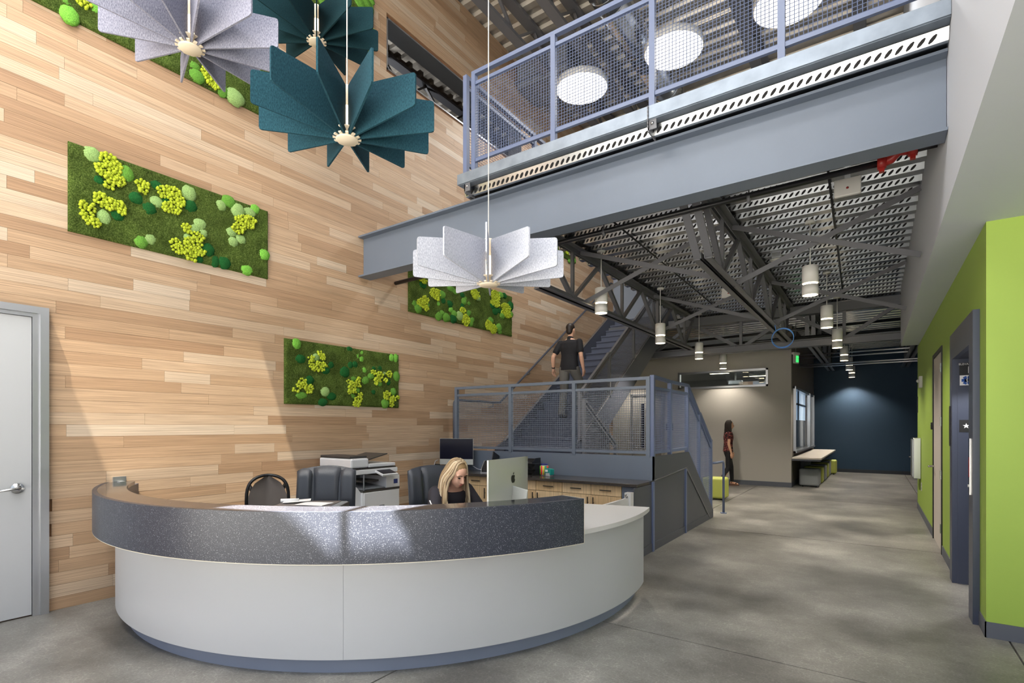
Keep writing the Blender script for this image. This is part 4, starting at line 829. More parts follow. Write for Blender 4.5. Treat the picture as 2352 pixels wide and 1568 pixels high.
# ---------------------------------------------------------------- back counter
ct = thing('counter_top', 'dark speckled stone worktop on the oak cabinets', 'worktop', (-3.9, 6.05, 0.83))
def at_(p, mb, nm, m): o = mb.obj(nm, m, p); o.matrix_parent_inverse = Matrix.Translation(-Vector(p.location)); return o
bevel(at_(ct, MB().box((WL + 0.006, 5.80, 0.832), (-2.262, 6.342, 0.868)), 'slab', quartz), 0.004)
UX = [-4.915, -4.105, -3.295]
for i, x0 in enumerate(UX):
    x1 = x0 + 0.81
    c = thing('base_cabinet', ['oak base cabinet behind the seated woman', 'oak base cabinet half hidden by the silver monitor', 'oak base cabinet at the right end of the counter'][i], 'cabinet', ((x0 + x1) / 2, 6.1, 0), 0, 'oak base cabinets under the dark worktop')
    at_(c, MB().box((x0 + 0.001, 5.89, 0.1), (x1 - 0.001, 6.335, 0.83)), 'body', cabshadow)
    at_(c, MB().box((x0 + 0.02, 5.94, 0.0), (x1 - 0.02, 6.3, 0.1)), 'plinth', blackm)
    for k in range(2):
        a = x0 + k * 0.405 + 0.003; b_ = a + 0.399
        d = at_(c, MB().box((a, 5.87, 0.70), (b_, 5.889, 0.826)), 'drawer', cab_wood); xm = (a + b_) / 2
        at_h = MB().bar((xm - 0.075, 5.848, 0.765), (xm + 0.075, 5.848, 0.765), 0.01, 0.01).bar((xm - 0.06, 5.87, 0.765), (xm - 0.06, 5.848, 0.765), 0.008, 0.008).bar((xm + 0.06, 5.87, 0.765), (xm + 0.06, 5.848, 0.765), 0.008, 0.008).obj('handle', blackm, d)
        dr = at_(c, MB().box((a, 5.87, 0.11), (b_, 5.889, 0.694)), 'door', cab_wood); xh = (b_ - 0.035) if k == 0 else (a + 0.035)
        MB().bar((xh, 5.848, 0.52), (xh, 5.848, 0.67), 0.01, 0.01).bar((xh, 5.87, 0.6), (xh, 5.848, 0.6), 0.008, 0.008).obj('handle', blackm, dr)
ep = thing('end_post', 'slate steel post closing the end of the oak cabinets', 'post', (-2.37, 5.9, 0))
at_(ep, MB().box((-2.475, 5.86, 0), (-2.28, 6.335, 0.83)), 'body', steel)

# ---------------------------------------------------------------- monitors
def imac(name, label, loc, rotz, w, h, chin, back=False):
    t = thing(name, label, 'computer', loc, rotz)          # screen faces local -y
    z0 = 0.09; al = mat('anodised_silver', (204, 206, 200), 0.35, 0.55)
    # body with a bulging back
    vs = []; fs = []; nx, nz = 12, 9
    for j in range(nz + 1):
        for i in range(nx + 1):
            u = i / nx * 2 - 1; v = j / nz * 2 - 1
            bulge = 0.008 + 0.035 * max(0, (1 - u * u)) ** 0.8 * max(0, (1 - v * v)) ** 0.8
            vs.append((u * w / 2, bulge, z0 + (v + 1) / 2 * h))
    for j in range(nz):
        for i in range(nx):
            a = j * (nx + 1) + i; fs.append((a, a + 1, a + nx + 2, a + nx + 1))
    mb = MB().add(vs, fs, True).box((-w / 2, -0.006, z0), (w / 2, 0.008, z0 + h))
    mb.obj('casing', al, t)
    MB().box((-w / 2 + 0.002, -0.0085, z0 + chin), (w / 2 - 0.002, -0.006, z0 + h - 0.002)).obj('screen', screenm, t)
    bevel(MB().bar((0, 0.05, 0.006), (0, 0.10, 0.26), 0.16, 0.006, up=(1, 0, 0)).box((-0.09, -0.03, 0), (0.09, 0.13, 0.006)).obj('stand', al, t), 0.002)
    def apple(s, y, z, mm, flip=1):
        P = []
        R_ = [(0.0, 0.62), (0.12, 0.70), (0.34, 0.74), (0.60, 0.62), (0.72, 0.50)]
        bite = [(0.58, 0.32), (0.52, 0.08), (0.58, -0.16), (0.78, -0.34)]
        low = [(0.66, -0.62), (0.48, -0.86), (0.30, -0.98), (0.12, -0.92), (0.0, -0.88), (-0.12, -0.92), (-0.30, -0.98), (-0.50, -0.84), (-0.70, -0.50), (-0.80, -0.08), (-0.76, 0.30), (-0.60, 0.58), (-0.36, 0.72), (-0.14, 0.70)]
        P = [(x * s * flip, q * s) for x, q in R_ + bite + low]
        lf = [(0.02, 0.82), (0.04, 1.08), (0.18, 1.28), (0.36, 1.36), (0.34, 1.12), (0.22, 0.92)]
        mb = MB().prism([(a, z + b) for a, b in P], 'y', y, y + 0.002).prism([(a * s * flip, z + b * s) for a, b in lf], 'y', y, y + 0.002)
        mb.obj('logo', mm, t)
    apple(0.036, 0.0425, z0 + h * 0.60, blackm, -1) if back else None
    return t
imac('desktop_computer', 'silver all-in-one computer seen from behind on the desk', (-2.42, 3.43, 0.80), PI / 2 + PI + 0.08, 0.62, 0.40, 0.07, back=True)
im2 = imac('desktop_computer', 'all-in-one computer with a dark screen on the back counter', (-5.27, 6.08, 0.868), 0.42, 0.53, 0.40, 0.085)
MB().tube([(-0.3, 0.02, 0.16), (-0.34, 0.0, 0.14), (-0.36, -0.01, 0.05), (-0.36, -0.02, 0.005)], 0.005, 6).obj('power_lead', whitep, im2)
MB().tube([(0.25, 0.03, 0.07), (0.33, 0.0, 0.03), (0.45, -0.05, 0.006)], 0.004, 6).obj('keyboard_lead', whitep, im2)

# ---------------------------------------------------------------- small things on the counter
sc_ = thing('document_scanner', 'black and silver document scanner on the back counter', 'scanner', (-4.60, 6.14, 0.868), 0.25)
bevel(MB().prism([(-0.09, 0.0), (0.08, 0.0), (0.08, 0.16), (0.02, 0.165), (-0.09, 0.04)], 'x', -0.15, 0.15).obj('body', blackm, sc_), 0.008)
bevel(MB().prism([(-0.10, 0), (0.085, 0), (0.085, 0.165), (0.02, 0.17), (-0.10, 0.045)], 'x', -0.165, -0.151).obj('side_cheek', alum, sc_), 0.004)
bevel(MB().prism([(-0.10, 0), (0.085, 0), (0.085, 0.165), (0.02, 0.17), (-0.10, 0.045)], 'x', 0.151, 0.165).obj('side_cheek', alum, sc_), 0.004)
MB().bar((0, 0.06, 0.15), (0, 0.10, 0.27), 0.25, 0.012, up=(1, 0, 0)).obj('feed_tray', blackm, sc_)
MB().box((-0.14, -0.17, 0.0), (0.14, -0.1, 0.012)).obj('output_flap', alum, sc_)
MB().box((-0.03, -0.072, 0.075), (0.03, -0.066, 0.085)).obj('maker_mark', signw, sc_)
tr = thing('letter_tray', 'black stacked letter trays on the back counter', 'tray', (-4.03, 6.13, 0.868), 0.1)
for i in range(3):
    z = i * 0.08
    MB().box((-0.165, -0.13, z + 0.004), (0.165, 0.13, z + 0.010)).prism([(-0.13, z), (0.13, z), (0.13, z + 0.075), (-0.03, z + 0.075), (-0.09, z + 0.04), (-0.13, z + 0.03)], 'x', -0.17, -0.165).prism([(-0.13, z), (0.13, z), (0.13, z + 0.075), (-0.03, z + 0.075), (-0.09, z + 0.04), (-0.13, z + 0.03)], 'x', 0.165, 0.17).box((-0.165, 0.125, z), (0.165, 0.13, z + 0.06)).obj('tray_shelf', blackm, tr)
MB().box((-0.16, -0.131, 0.19), (-0.12, -0.13, 0.215)).obj('index_tab', paper, tr)
tb = thing('marker_tub', 'round tub of coloured markers on the back counter', 'tub', (-3.755, 6.18, 0.868))
MB().lathe([(0.045, 0), (0.048, 0.005), (0.048, 0.14), (0.046, 0.142)], n=24).obj('tub', mat('clear_tub', (190, 196, 200), 0.2), tb)
for k, c in enumerate([(214, 40, 60), (240, 210, 40), (60, 170, 80), (230, 120, 40), (200, 40, 110), (60, 90, 200), (120, 200, 60), (240, 60, 60), (250, 220, 60), (40, 150, 90)]):
    t_ = 2 * PI * k / 10; MB().tube([(0.0485 * math.cos(t_), 0.0485 * math.sin(t_), 0.01), (0.0485 * math.cos(t_), 0.0485 * math.sin(t_), 0.132)], 0.0125, 8).obj('marker', mat('marker_%d' % k, c, 0.5), tb)
MB().lathe([(0.05, 0.142), (0.051, 0.16), (0.0, 0.162)], n=24).obj('lid', mat('tub_lid_blue', (36, 40, 120), 0.4), tb)
ts = thing('label_maker', 'teal and white label tape maker beside the marker tub', 'label maker', (-3.62, 6.10, 0.868), -0.3)
tealp = mat('teal_plastic', (34, 150, 140), 0.4)
bevel(MB().box((-0.055, -0.03, 0.0), (0.035, 0.03, 0.07)).obj('body', mat('silver_plastic', (180, 184, 186), 0.4), ts), 0.006)
bevel(MB().box((-0.06, -0.035, 0.045), (0.03, 0.035, 0.105)).obj('cover', tealp, ts), 0.008)
bevel(MB().box((0.03, -0.035, 0.02), (0.055, 0.035, 0.10)).obj('tape_door', tealp, ts), 0.006)
MB().box((-0.05, -0.037, 0.06), (0.0, -0.035, 0.09)).obj('display', signw, ts)
ph = thing('desk_phone_dock', 'small black device with a trailing cord at the counter end', 'phone dock', (-5.52, 5.90, 0.868))
bevel(MB().prism([(-0.06, 0), (0.06, 0), (0.06, 0.06), (-0.06, 0.015)], 'x', -0.09, 0.09).obj('base', blackm, ph), 0.004)
bevel(MB().box((-0.04, 0.0, 0.045), (0.05, 0.04, 0.10)).obj('handset', blackm, ph), 0.01)
MB().tube([(-0.05, -0.06, 0.01), (-0.06, -0.12, -0.02), (-0.03, -0.15, -0.2), (0.0, -0.16, -0.45), (-0.04, -0.17, -0.86)], 0.006, 6).obj('cord', blackm, ph)

# ---------------------------------------------------------------- multifunction printer
pr = thing('office_printer', 'large white office copier with a tilted control panel against the timber wall', 'printer', (-5.28, 4.25, 0))
def pp(mb, nm, m, bv=0.006, par=None):
    o = mb.obj(nm, m, pr); o.matrix_parent_inverse = Matrix.Translation(-Vector(pr.location))
    if bv: bevel(o, bv)
    return o
pp(MB().box((-5.60, 4.04, 0.02), (-4.96, 4.62, 0.76)), 'cabinet', plastw)
pp(MB().box((-4.965, 4.055, 0.50), (-4.945, 4.605, 0.755)), 'drawer', plastw)
pp(MB().box((-4.965, 4.055, 0.26), (-4.945, 4.605, 0.495)), 'drawer', plastw)
pp(MB().box((-4.965, 4.055, 0.05), (-4.945, 4.605, 0.255)), 'drawer', plastw)
pp(MB().box((-5.55, 4.06, 0.0), (-5.0, 4.60, 0.02)), 'foot_base', blackm, 0)
pp(MB().prism([(3.88, 0.02), (4.04, 0.02), (4.04, 0.76), (3.98, 0.83), (3.88, 0.86)], 'x', -5.58, -4.99), 'side_feeder', plastw)
pp(MB().box((-5.60, 4.04, 0.76), (-4.955, 4.62, 0.785)), 'dark_trim', plastd, 0)
pp(MB().box((-5.60, 4.40, 0.785), (-4.955, 4.62, 0.935)), 'toner_bay', plastw)
pp(MB().box((-5.60, 4.40, 0.936), (-4.97, 4.62, 0.945)), 'bay_cover', plastd, 0)
pp(MB().box((-5.60, 4.04, 0.785), (-5.45, 4.40, 0.98)), 'rear_column', plastg)
pp(MB().prism([(-5.44, 0.79), (-4.97, 0.79), (-4.97, 0.80), (-5.44, 0.84)], 'y', 4.05, 4.39), 'output_tray', plastg, 0)
pp(MB().box((-5.40, 4.10, 0.87), (-5.05, 4.36, 0.89)), 'paper_guide', plastd, 0)
pp(MB().box((-5.60, 3.92, 0.975), (-4.97, 4.60, 1.03)), 'scanner_bed', plastw)
pp(MB().box((-5.58, 3.93, 1.031), (-4.98, 4.58, 1.045)), 'lid_seam', plastd, 0)
pp(MB().box((-5.60, 3.90, 1.05), (-4.99, 4.16, 1.165)), 'document_feeder', plastw, 0.02)
pp(MB().box((-5.59, 3.905, 1.166), (-5.02, 4.16, 1.195)), 'feeder_cover', plastd, 0.012)
pp(MB().box((-5.5, 4.16, 1.05), (-4.99, 4.58, 1.09)), 'platen_cover', plastw)
pp(MB().bar((-5.28, 4.14, 1.12), (-5.28, 4.52, 1.20), 0.42, 0.012), 'paper_feed_tray', plastd, 0)
pn = pp(MB().bar((-4.98, 4.36, 1.0), (-4.83, 4.36, 0.955), 0.25, 0.025, up=(0, 0, 1)), 'control_panel', plastw)
MB().bar((-4.965, 4.36, 1.012), (-4.845, 4.36, 0.976), 0.21, 0.003, up=(0, 0, 1)).obj('touch_screen', screenm, pn)
pp(MB().box((-4.9555, 4.52, 0.83), (-4.953, 4.585, 0.885)), 'blue_label', mat('blue_label', (40, 56, 120), 0.5), 0)
pp(MB().box((-4.9448, 4.28, 0.57), (-4.944, 4.36, 0.588)), 'maker_mark', plastg, 0)
pp(MB().box((-4.957, 4.045, 0.785), (-4.95, 4.06, 0.97)), 'corner_strip', plastg, 0)

# desktop printer with papers behind the transaction counter
dp = thing('desk_printer', 'low grey desktop printer with loose papers on the desk', 'printer', (-3.36, 2.26, 0.80), 0.62)
bevel(MB().box((-0.24, -0.16, 0), (0.24, 0.16, 0.185)).obj('body', plastg, dp), 0.015)
MB().box((0.20, -0.14, 0.02), (0.242, 0.15, 0.18)).obj('dark_side', plastd, dp)
MB().box((-0.21, -0.13, 0.186), (0.19, 0.13, 0.19)).obj('lid', mat('printer_lid', (110, 104, 102), 0.4), dp)
MB().bar((-0.05, -0.03, 0.195), (0.16, -0.08, 0.195), 0.15, 0.002).obj('paper_sheet', paper, dp)
MB().bar((-0.2, 0.02, 0.197), (-0.02, 0.08, 0.205), 0.12, 0.002).obj('paper_sheet', paper, dp)
MB().tube([(-0.22, 0.03, 0.205), (-0.10, 0.06, 0.205)], 0.014, 10).obj('paper_roll', paper, dp)

# ---------------------------------------------------------------- chairs
def star_base(t, m, h=0.44):
    MB().tube([(0, 0, 0.08), (0, 0, h)], 0.028, 12).obj('gas_lift', blackm, t)
    for k in range(5):
        a = 2 * PI * k / 5 + 0.3; c, s = math.cos(a), math.sin(a)
        l = MB().bar((0.02 * c, 0.02 * s, 0.10), (0.30 * c, 0.30 * s, 0.075), 0.045, 0.03).obj('leg', m, t)
        MB().tube([(0.30 * c - 0.02 * s, 0.30 * s + 0.02 * c, 0.03), (0.30 * c + 0.02 * s, 0.30 * s - 0.02 * c, 0.03)], 0.03, 12).obj('caster', blackm, l)
def pad(w, h, d, nx=8, nz=8, top_round=0.0, curve=0.03):
    """cushion in the x-z plane, front towards -y"""
    vs = []; fs = []
    for side in (0, 1):
        for j in range(nz + 1):
            for i in range(nx + 1):
                u = i / nx * 2 - 1; v = j / nz
                zz = v * h - (top_round * u * u if v > 0.6 else 0) * (v - 0.6) / 0.4
                edge = (1 - u ** 4) * (1 - (2 * v - 1) ** 4)
                y = -d * (edge ** 0.5 if edge > 0 else 0) if side == 0 else d * 0.4 * (edge ** 0.5 if edge > 0 else 0)
                y += -curve * u * u
                vs.append((u * w / 2, y, zz))
    n = (nx + 1) * (nz + 1)
    for s_ in (0, 1):
        for j in range(nz):
            for i in range(nx):
                a = s_ * n + j * (nx + 1) + i; f = (a, a + 1, a + nx + 2, a + nx + 1); fs.append(f if s_ == 0 else f[::-1])
    return MB().add(vs, fs, True)
def exec_chair(label, loc, rotz, top):
    t = thing('executive_chair', label, 'chair', loc, rotz, 'black leather desk chairs')
    star_base(t, blackm)
    bevel(MB().box((-0.26, -0.30, 0.44), (0.26, 0.22, 0.54)).obj('seat', leather, t), 0.04, 3)
    hb = top - 0.50
    Mx = Matrix.Translation((0, 0.20, 0.50)) @ Matrix.Rotation(math.radians(-8), 4, 'X')
    def pb(mb, nm, off):
        o = mb.obj(nm, leather, t); o.matrix_local = Mx @ Matrix.Translation(off); return o
    sh = pb(pad(0.53, hb, 0.05, 12, 12, 0.05, 0.05), 'back_shell', (0, 0.03, 0))
    pb(pad(0.25, hb * 0.56, 0.045, 8, 8, 0.012, 0.01), 'head_pad', (0, -0.005, hb * 0.42))
    for s in (-1, 1):
        pb(pad(0.135, hb * 0.55, 0.045, 8, 8, 0.03, 0.015), 'side_pad', (s * 0.197, -0.028, hb * 0.41))
        pb(pad(0.135, hb * 0.34, 0.045, 8, 8, 0, 0.015), 'lower_side_pad', (s * 0.197, -0.028, hb * 0.06))
        a = MB().tube([(s * 0.29, 0.16, 0.56), (s * 0.30, 0.10, 0.70), (s * 0.30, -0.16, 0.70), (s * 0.29, -0.20, 0.52)], 0.022, 8).obj('armrest', blackm, t)
    pb(pad(0.25, hb * 0.36, 0.05, 8, 8, 0, 0.01), 'lumbar_pad', (0, -0.012, hb * 0.045))
    return t
exec_chair('empty black leather chair in front of the copier', (-4.02, 2.80, 0), math.radians(40), 1.19)
exec_chair('black leather chair the blonde woman sits in', (-3.22, 3.56, 0), math.radians(66), 1.185)
mc = thing('mesh_chair', 'small task chair with a brown-grey mesh back beside the leather chair', 'chair', (-4.86, 2.82, 0), math.radians(62))
star_base(mc, blackm, 0.42)
bevel(MB().box((-0.22, -0.24, 0.42), (0.22, 0.2, 0.48)).obj('seat', meshm, mc), 0.03, 3)
fr = []
for i in range(25):
    t_ = PI * i / 24; u = -math.cos(t_); fr.append((0.21 * u * (0.92 + 0.08 * math.sin(t_)), 0.20 + 0.05 * (1 - abs(u)) , 0.50 + 0.02 + 0.53 * math.sin(t_) ** 0.30))
MB().tube(fr, 0.016, 8).obj('back_frame', blackm, mc)
vs = []; fs = []
for j in range(9):
    for i in range(9):
        u = (i / 8 * 2 - 1); v = j / 8; wz = 0.2 * math.sqrt(max(0.02, 1 - (v ** 3.2)))
        vs.append((u * wz, 0.20 + 0.05 * (1 - abs(u)) , 0.52 + v * 0.52))
for j in range(8):
    for i in range(8): fs.append((j * 9 + i, j * 9 + i + 1, j * 9 + i + 10, j * 9 + i + 9))
MB().add(vs, fs, True).obj('back_mesh', meshm, mc)
MB().tube([(-0.17, 0.27, 0.95), (-0.05, 0.29, 0.72), (0, 0.27, 0.42)], 0.02, 8).tube([(0.17, 0.27, 0.95), (0.05, 0.29, 0.72), (0, 0.27, 0.42)], 0.02, 8).obj('back_support', blackm, mc)

# ---------------------------------------------------------------- left door
DFY = 1.352
d1 = struct(MB().box((WL - 0.03, DFY - 0.055, 0), (WL + 0.05, DFY, 2.525)).box((WL - 0.03, DFY - 0.10, 0), (WL + 0.028, DFY - 0.055, 2.47)).box((WL - 0.03, 0.20, 2.47), (WL + 0.05, DFY - 0.055, 2.525)).box((WL - 0.03, 0.20, 2.44), (WL + 0.028, DFY - 0.1, 2.47)).box((WL - 0.03, 0.15, 0), (WL + 0.05, 0.205, 2.525)).obj('door_1', alum), 'pale door in an aluminium frame at the left edge')
MB().box((WL - 0.02, 0.22, 0.012), (WL + 0.015, DFY - 0.103, 2.437)).obj('leaf', doorw, d1)
lv = MB().tube([(WL + 0.016, DFY - 0.19, 1.05), (WL + 0.026, DFY - 0.19, 1.05)], 0.042, 24).obj('rose', chrome, d1)
MB().tube([(WL + 0.026, DFY - 0.19, 1.05), (WL + 0.07, DFY - 0.19, 1.05), (WL + 0.074, DFY - 0.23, 1.048), (WL + 0.072, DFY - 0.33, 1.04)], [0.014, 0.014, 0.012, 0.009], 10).obj('lever', chrome, d1)

# ---------------------------------------------------------------- lift surround
lf = thing('elevator_surround', 'dark slate steel elevator surround in the lime wall', 'elevator', (GX, 6.1, 0))
def lp(mb, nm, m): o = mb.obj(nm, m, lf); o.matrix_parent_inverse = Matrix.Translation(-Vector(lf.location)); return o
lp(MB().box((0.632, 5.40, 0), (GX - 0.001, EY0, 2.46)).box((GX - 0.001, EY0 - 0.03, 0), (GX + 0.36, EY0 + 0.003, EZ)), 'near_jamb', elevm)
lp(MB().box((0.632, EY1, 0), (GX - 0.001, 6.90, 2.46)).box((GX - 0.001, EY1 - 0.003, 0), (GX + 0.36, EY1 + 0.03, EZ)), 'far_jamb', elevm)
lp(MB().box((0.632, EY0, EZ), (GX - 0.001, EY1, 2.46)).box((GX - 0.001, EY0, EZ - 0.002), (GX + 0.36, EY1, EZ + 0.03)), 'head', elevm)
for a, b_ in ((EY0, 6.16), (6.165, EY1)): lp(MB().box((GX + 0.33, a, 0.01), (GX + 0.36, b_, EZ)), 'lift_door', mat('lift_door_steel', (90, 92, 98), 0.35, 0.6))
L = bpy.data.lights.new('lamp', 'SPOT'); L.energy = 55; L.spot_size = 2.4; L.shadow_soft_size = 0.08; lo = bpy.data.objects.new('lamp', L); COL.objects.link(lo); lo.parent = lf; lo.location = (0.22, -0.1, EZ - 0.03)  # lamp added to brighten the far jamb inside the lift recess
lp(MB().lathe([(0.05, EZ - 0.012), (0.05, EZ - 0.004)], (GX + 0.22, 6.0, 0), 16), 'fill_lamp_cap', lampw)
cp = lp(MB().box((0.624, 5.50, 1.0), (0.632, 5.545, 1.45)), 'call_plate', chrome)
MB().box((0.622, 5.505, 1.14), (0.624, 5.54, 1.30)).obj('red_notice', redm, cp)
MB().tube([(0.617, 5.522, 1.07), (0.624, 5.522, 1.07)], 0.012, 12).obj('button', lampw, cp)
RX = Matrix.Rotation(PI / 2, 4, 'X')
s1 = lp(MB().box((0.686, EY1 - 0.007, 2.05), (0.806, EY1, 2.168)), 'floor_plate', signb)
def stext(body, size, x, z, par, y=EY1 - 0.0075, m=signw):
    o = text(body, 'lettering', m, size, Matrix.Identity(4), None, 0.0004); o.parent = par; o.matrix_parent_inverse = Matrix.Identity(4)
    o.matrix_basis = Matrix.Translation((x, y, z)) @ RX; return o
stext('ELEVATOR', 0.027, 0.746, 2.155, s1); stext('1', 0.095, 0.757, 2.095, s1)
s2 = lp(MB().box((0.690, EY1 - 0.007, 1.948), (0.80, EY1, 2.046)), 'medical_plate', signw)
st_ = MB()
for k in range(3):
    a = k * PI / 3; dx, dz = math.cos(a) * 0.042, math.sin(a) * 0.042
    st_.bar((0.745 - dx, EY1 - 0.008, 1.997 - dz), (0.745 + dx, EY1 - 0.008, 1.997 + dz), 0.002, 0.028, up=(-math.sin(a), 0, math.cos(a)))
st_.obj('medical_star', signbl, s2)
MB().tube([(0.745, EY1 - 0.0095, 1.965), (0.745, EY1 - 0.0095, 2.03)], 0.003, 6).tube([(0.738, EY1 - 0.0095, 1.975), (0.752, EY1 - 0.0095, 1.987), (0.738, EY1 - 0.0095, 2.0), (0.752, EY1 - 0.0095, 2.012)], 0.002, 6).obj('staff_mark', signw, s2)
s3 = lp(MB().box((0.686, EY1 - 0.007, 1.49), (0.806, EY1, 1.61)), 'star_plate', signb)
star = [((0.028 if k % 2 == 0 else 0.0112) * math.sin(k * PI / 5) + 0.738, (0.028 if k % 2 == 0 else 0.0112) * math.cos(k * PI / 5) + 1.55) for k in range(10)]
MB().prism(star, 'y', EY1 - 0.0085, EY1 - 0.0072).obj('star', signw, s3)
lp(MB().box((0.622, 6.80, 1.35), (0.632, 6.86, 1.75)), 'indicator', signb)

# white corridor door in the lime wall
d3 = struct(MB().box((GX - 0.012, DY0 - 0.05, 0), (GX + 0.12, DY0, DZ + 0.05)).box((GX - 0.012, DY1, 0), (GX + 0.12, DY1 + 0.05, DZ + 0.05)).box((GX - 0.012, DY0, DZ), (GX + 0.12, DY1, DZ + 0.05)).obj('door_3', signb), 'pale door with a black frame in the lime wall')
MB().box((GX + 0.0, DY0 + 0.004, 0.01), (GX + 0.04, DY1 - 0.004, DZ - 0.004)).obj('leaf', mat('cream_door', (206, 198, 190), 0.5), d3)
for z in (0.25, 0.9, 1.55, 2.2): MB().box((GX - 0.02, DY0 - 0.012, z), (GX + 0.001, DY0 + 0.02, z + 0.11)).obj('hinge', chrome, d3)
MB().tube([(GX - 0.001, DY1 - 0.07, 1.0), (GX - 0.06, DY1 - 0.07, 1.0), (GX - 0.065, DY1 - 0.18, 1.0)], 0.012, 8).obj('lever', chrome, d3)
def wallthing(name, label, cat, y, z): return thing(name, label, cat, (GX, y, z))
t = wallthing('alarm_strobe', 'white fire alarm strobe high on the far lime wall', 'alarm', 11.3, 2.30)
bevel(MB().box((-0.05, -0.08, -0.1), (0, 0.08, 0.1)).obj('housing', lampw, t), 0.01); MB().ell((-0.055, 0, 0.02), (0.03, 0.03, 0.03), 10, 8).obj('lens', plastw, t)
t = wallthing('wall_cabinet', 'stainless cabinet with a pull handle on the far lime wall', 'cabinet', 11.9, 0.62)
bevel(MB().box((-0.11, -0.3, 0), (0, 0.3, 0.72)).obj('body', chrome, t), 0.008); MB().box((-0.118, -0.27, 0.03), (-0.11, 0.27, 0.69)).obj('door', alum, t)
MB().tube([(-0.118, 0.2, 0.36), (-0.15, 0.2, 0.36)], 0.012, 8).obj('knob', chrome, t)
t = wallthing('wall_outlet', 'white outlet plate low on the far lime wall', 'outlet', 11.45, 0.50)
MB().box((-0.006, -0.04, -0.07), (0, 0.04, 0.07)).obj('plate', lampw, t); MB().box((-0.008, -0.018, 0.01), (-0.006, 0.018, 0.045)).box((-0.008, -0.018, -0.045), (-0.006, 0.018, -0.01)).obj('socket', plastg, t)
t = wallthing('card_reader', 'small black card reader beside the pale corridor door', 'reader', 9.42, 1.55)
bevel(MB().box((-0.02, -0.025, -0.05), (0, 0.025, 0.05)).obj('body', signb, t), 0.004); MB().box((-0.022, -0.01, 0.02), (-0.02, 0.01, 0.03)).obj('light', lampw, t)
t = wallthing('door_push_plate', 'black strip sign on the dark side of the far lime wall end', 'sign', 12.42, 1.95)
MB().box((-0.01, -0.05, -0.15), (0, 0.05, 0.15)).obj('plate', signb, t)

# laptop counter and stools by the side window
tbk = thing('wall_counter', 'pale laminate laptop counter under the side window', 'counter', (-1.4, 17.6, 0))
def tp(mb, nm, m): o = mb.obj(nm, m, tbk); o.matrix_parent_inverse = Matrix.Translation(-Vector(tbk.location)); return o
tp(MB().box((-1.70, 14.75, 0.725), (-1.06, 20.5, 0.76)), 'top', mat('pale_counter', (206, 198, 188), 0.45))
tp(MB().box((-1.70, 14.76, 0.68), (-1.08, 20.49, 0.725)), 'underframe', panelm)
for y in (16.6, 18.6, 20.3): tp(MB().box((-1.70, y, 0.3), (-1.45, y + 0.05, 0.68)), 'bracket', panelm)
def stool(x, y, m, label, w=0.46, d=0.42, h=0.46):
    t = thing('pouf', label, 'stool', (x, y, 0), 0, 'upholstered cube stools')
    bevel(MB().box((-w / 2, -d / 2, 0.025), (w / 2, d / 2, h)).obj('cushion', m, t), 0.05, 4)
    for sx in (-1, 1):
        for sy in (-1, 1): MB().tube([(sx * (w / 2 - 0.08), sy * (d / 2 - 0.08), 0), (sx * (w / 2 - 0.08), sy * (d / 2 - 0.08), 0.03)], 0.018, 8).obj('foot', blackm, t)
stool(-1.36, 15.4, greyf, 'nearest grey cube stool under the laptop counter'); stool(-1.35, 16.3, limef, 'lime cube stool behind the nearest grey one'); stool(-1.34, 17.2, greyf, 'grey cube stool in the middle of the counter row')
stool(-1.34, 18.1, limef, 'second lime cube stool along the counter row'); stool(-1.34, 18.9, greyf, 'farthest grey cube stool under the laptop counter'); stool(-1.22, 19.75, limef, 'lime cube stool standing out at the navy wall')
stool(-2.78, 11.6, limef, 'lime cube stool half hidden behind the stair mesh')
# ================================================================ MOSS PANELS
PAN = {'M2': (1.484, 3.267, 3.215, 3.981, 'large moss panel left of the pendants with many lime lichen clumps'),
       'M3': (3.469, 5.244, 1.81, 2.575, 'lowest moss panel on the timber wall above the copier'),
       'M4': (5.44, 8.107, 3.243, 4.0, 'moss panel behind the white pendant below the big beam'),
       'M1': (0.60, 3.44, 5.03, 5.80, 'high moss panel at top left behind the grey pendant'),
       'M0': (3.0, 4.78, 6.57, 7.34, 'topmost moss panel behind the dark teal pendant'),
       'M5': (8.9, 10.67, 5.28, 6.05, 'moss panel glimpsed above the stairwell joist')}
MX = WL + 0.022
mr_ = random.Random(5)
def lumpy(mb, c, r, seed, nu=14, nv=9, amp=0.16, smooth=True):
    vs = []; fs = []
    for j in range(nv + 1):
        ph = PI * j / nv
        for i in range(nu):
            th = 2 * PI * i / nu; d = Vector((math.sin(ph) * math.cos(th), math.sin(ph) * math.sin(th), math.cos(ph)))
            k = 1 + amp * noise.noise(d * 2.3 + Vector((seed, 0, 0)))
            vs.append((max(WL + 0.004, c[0] + r[0] * d.x * k), c[1] + r[1] * d.y * k, c[2] + r[2] * d.z * k))
    for j in range(nv):
        for i in range(nu): fs.append((j * nu + i, (j + 1) * nu + i, (j + 1) * nu + (i + 1) % nu, j * nu + (i + 1) % nu))
    mb.add(vs, fs, smooth); return mb
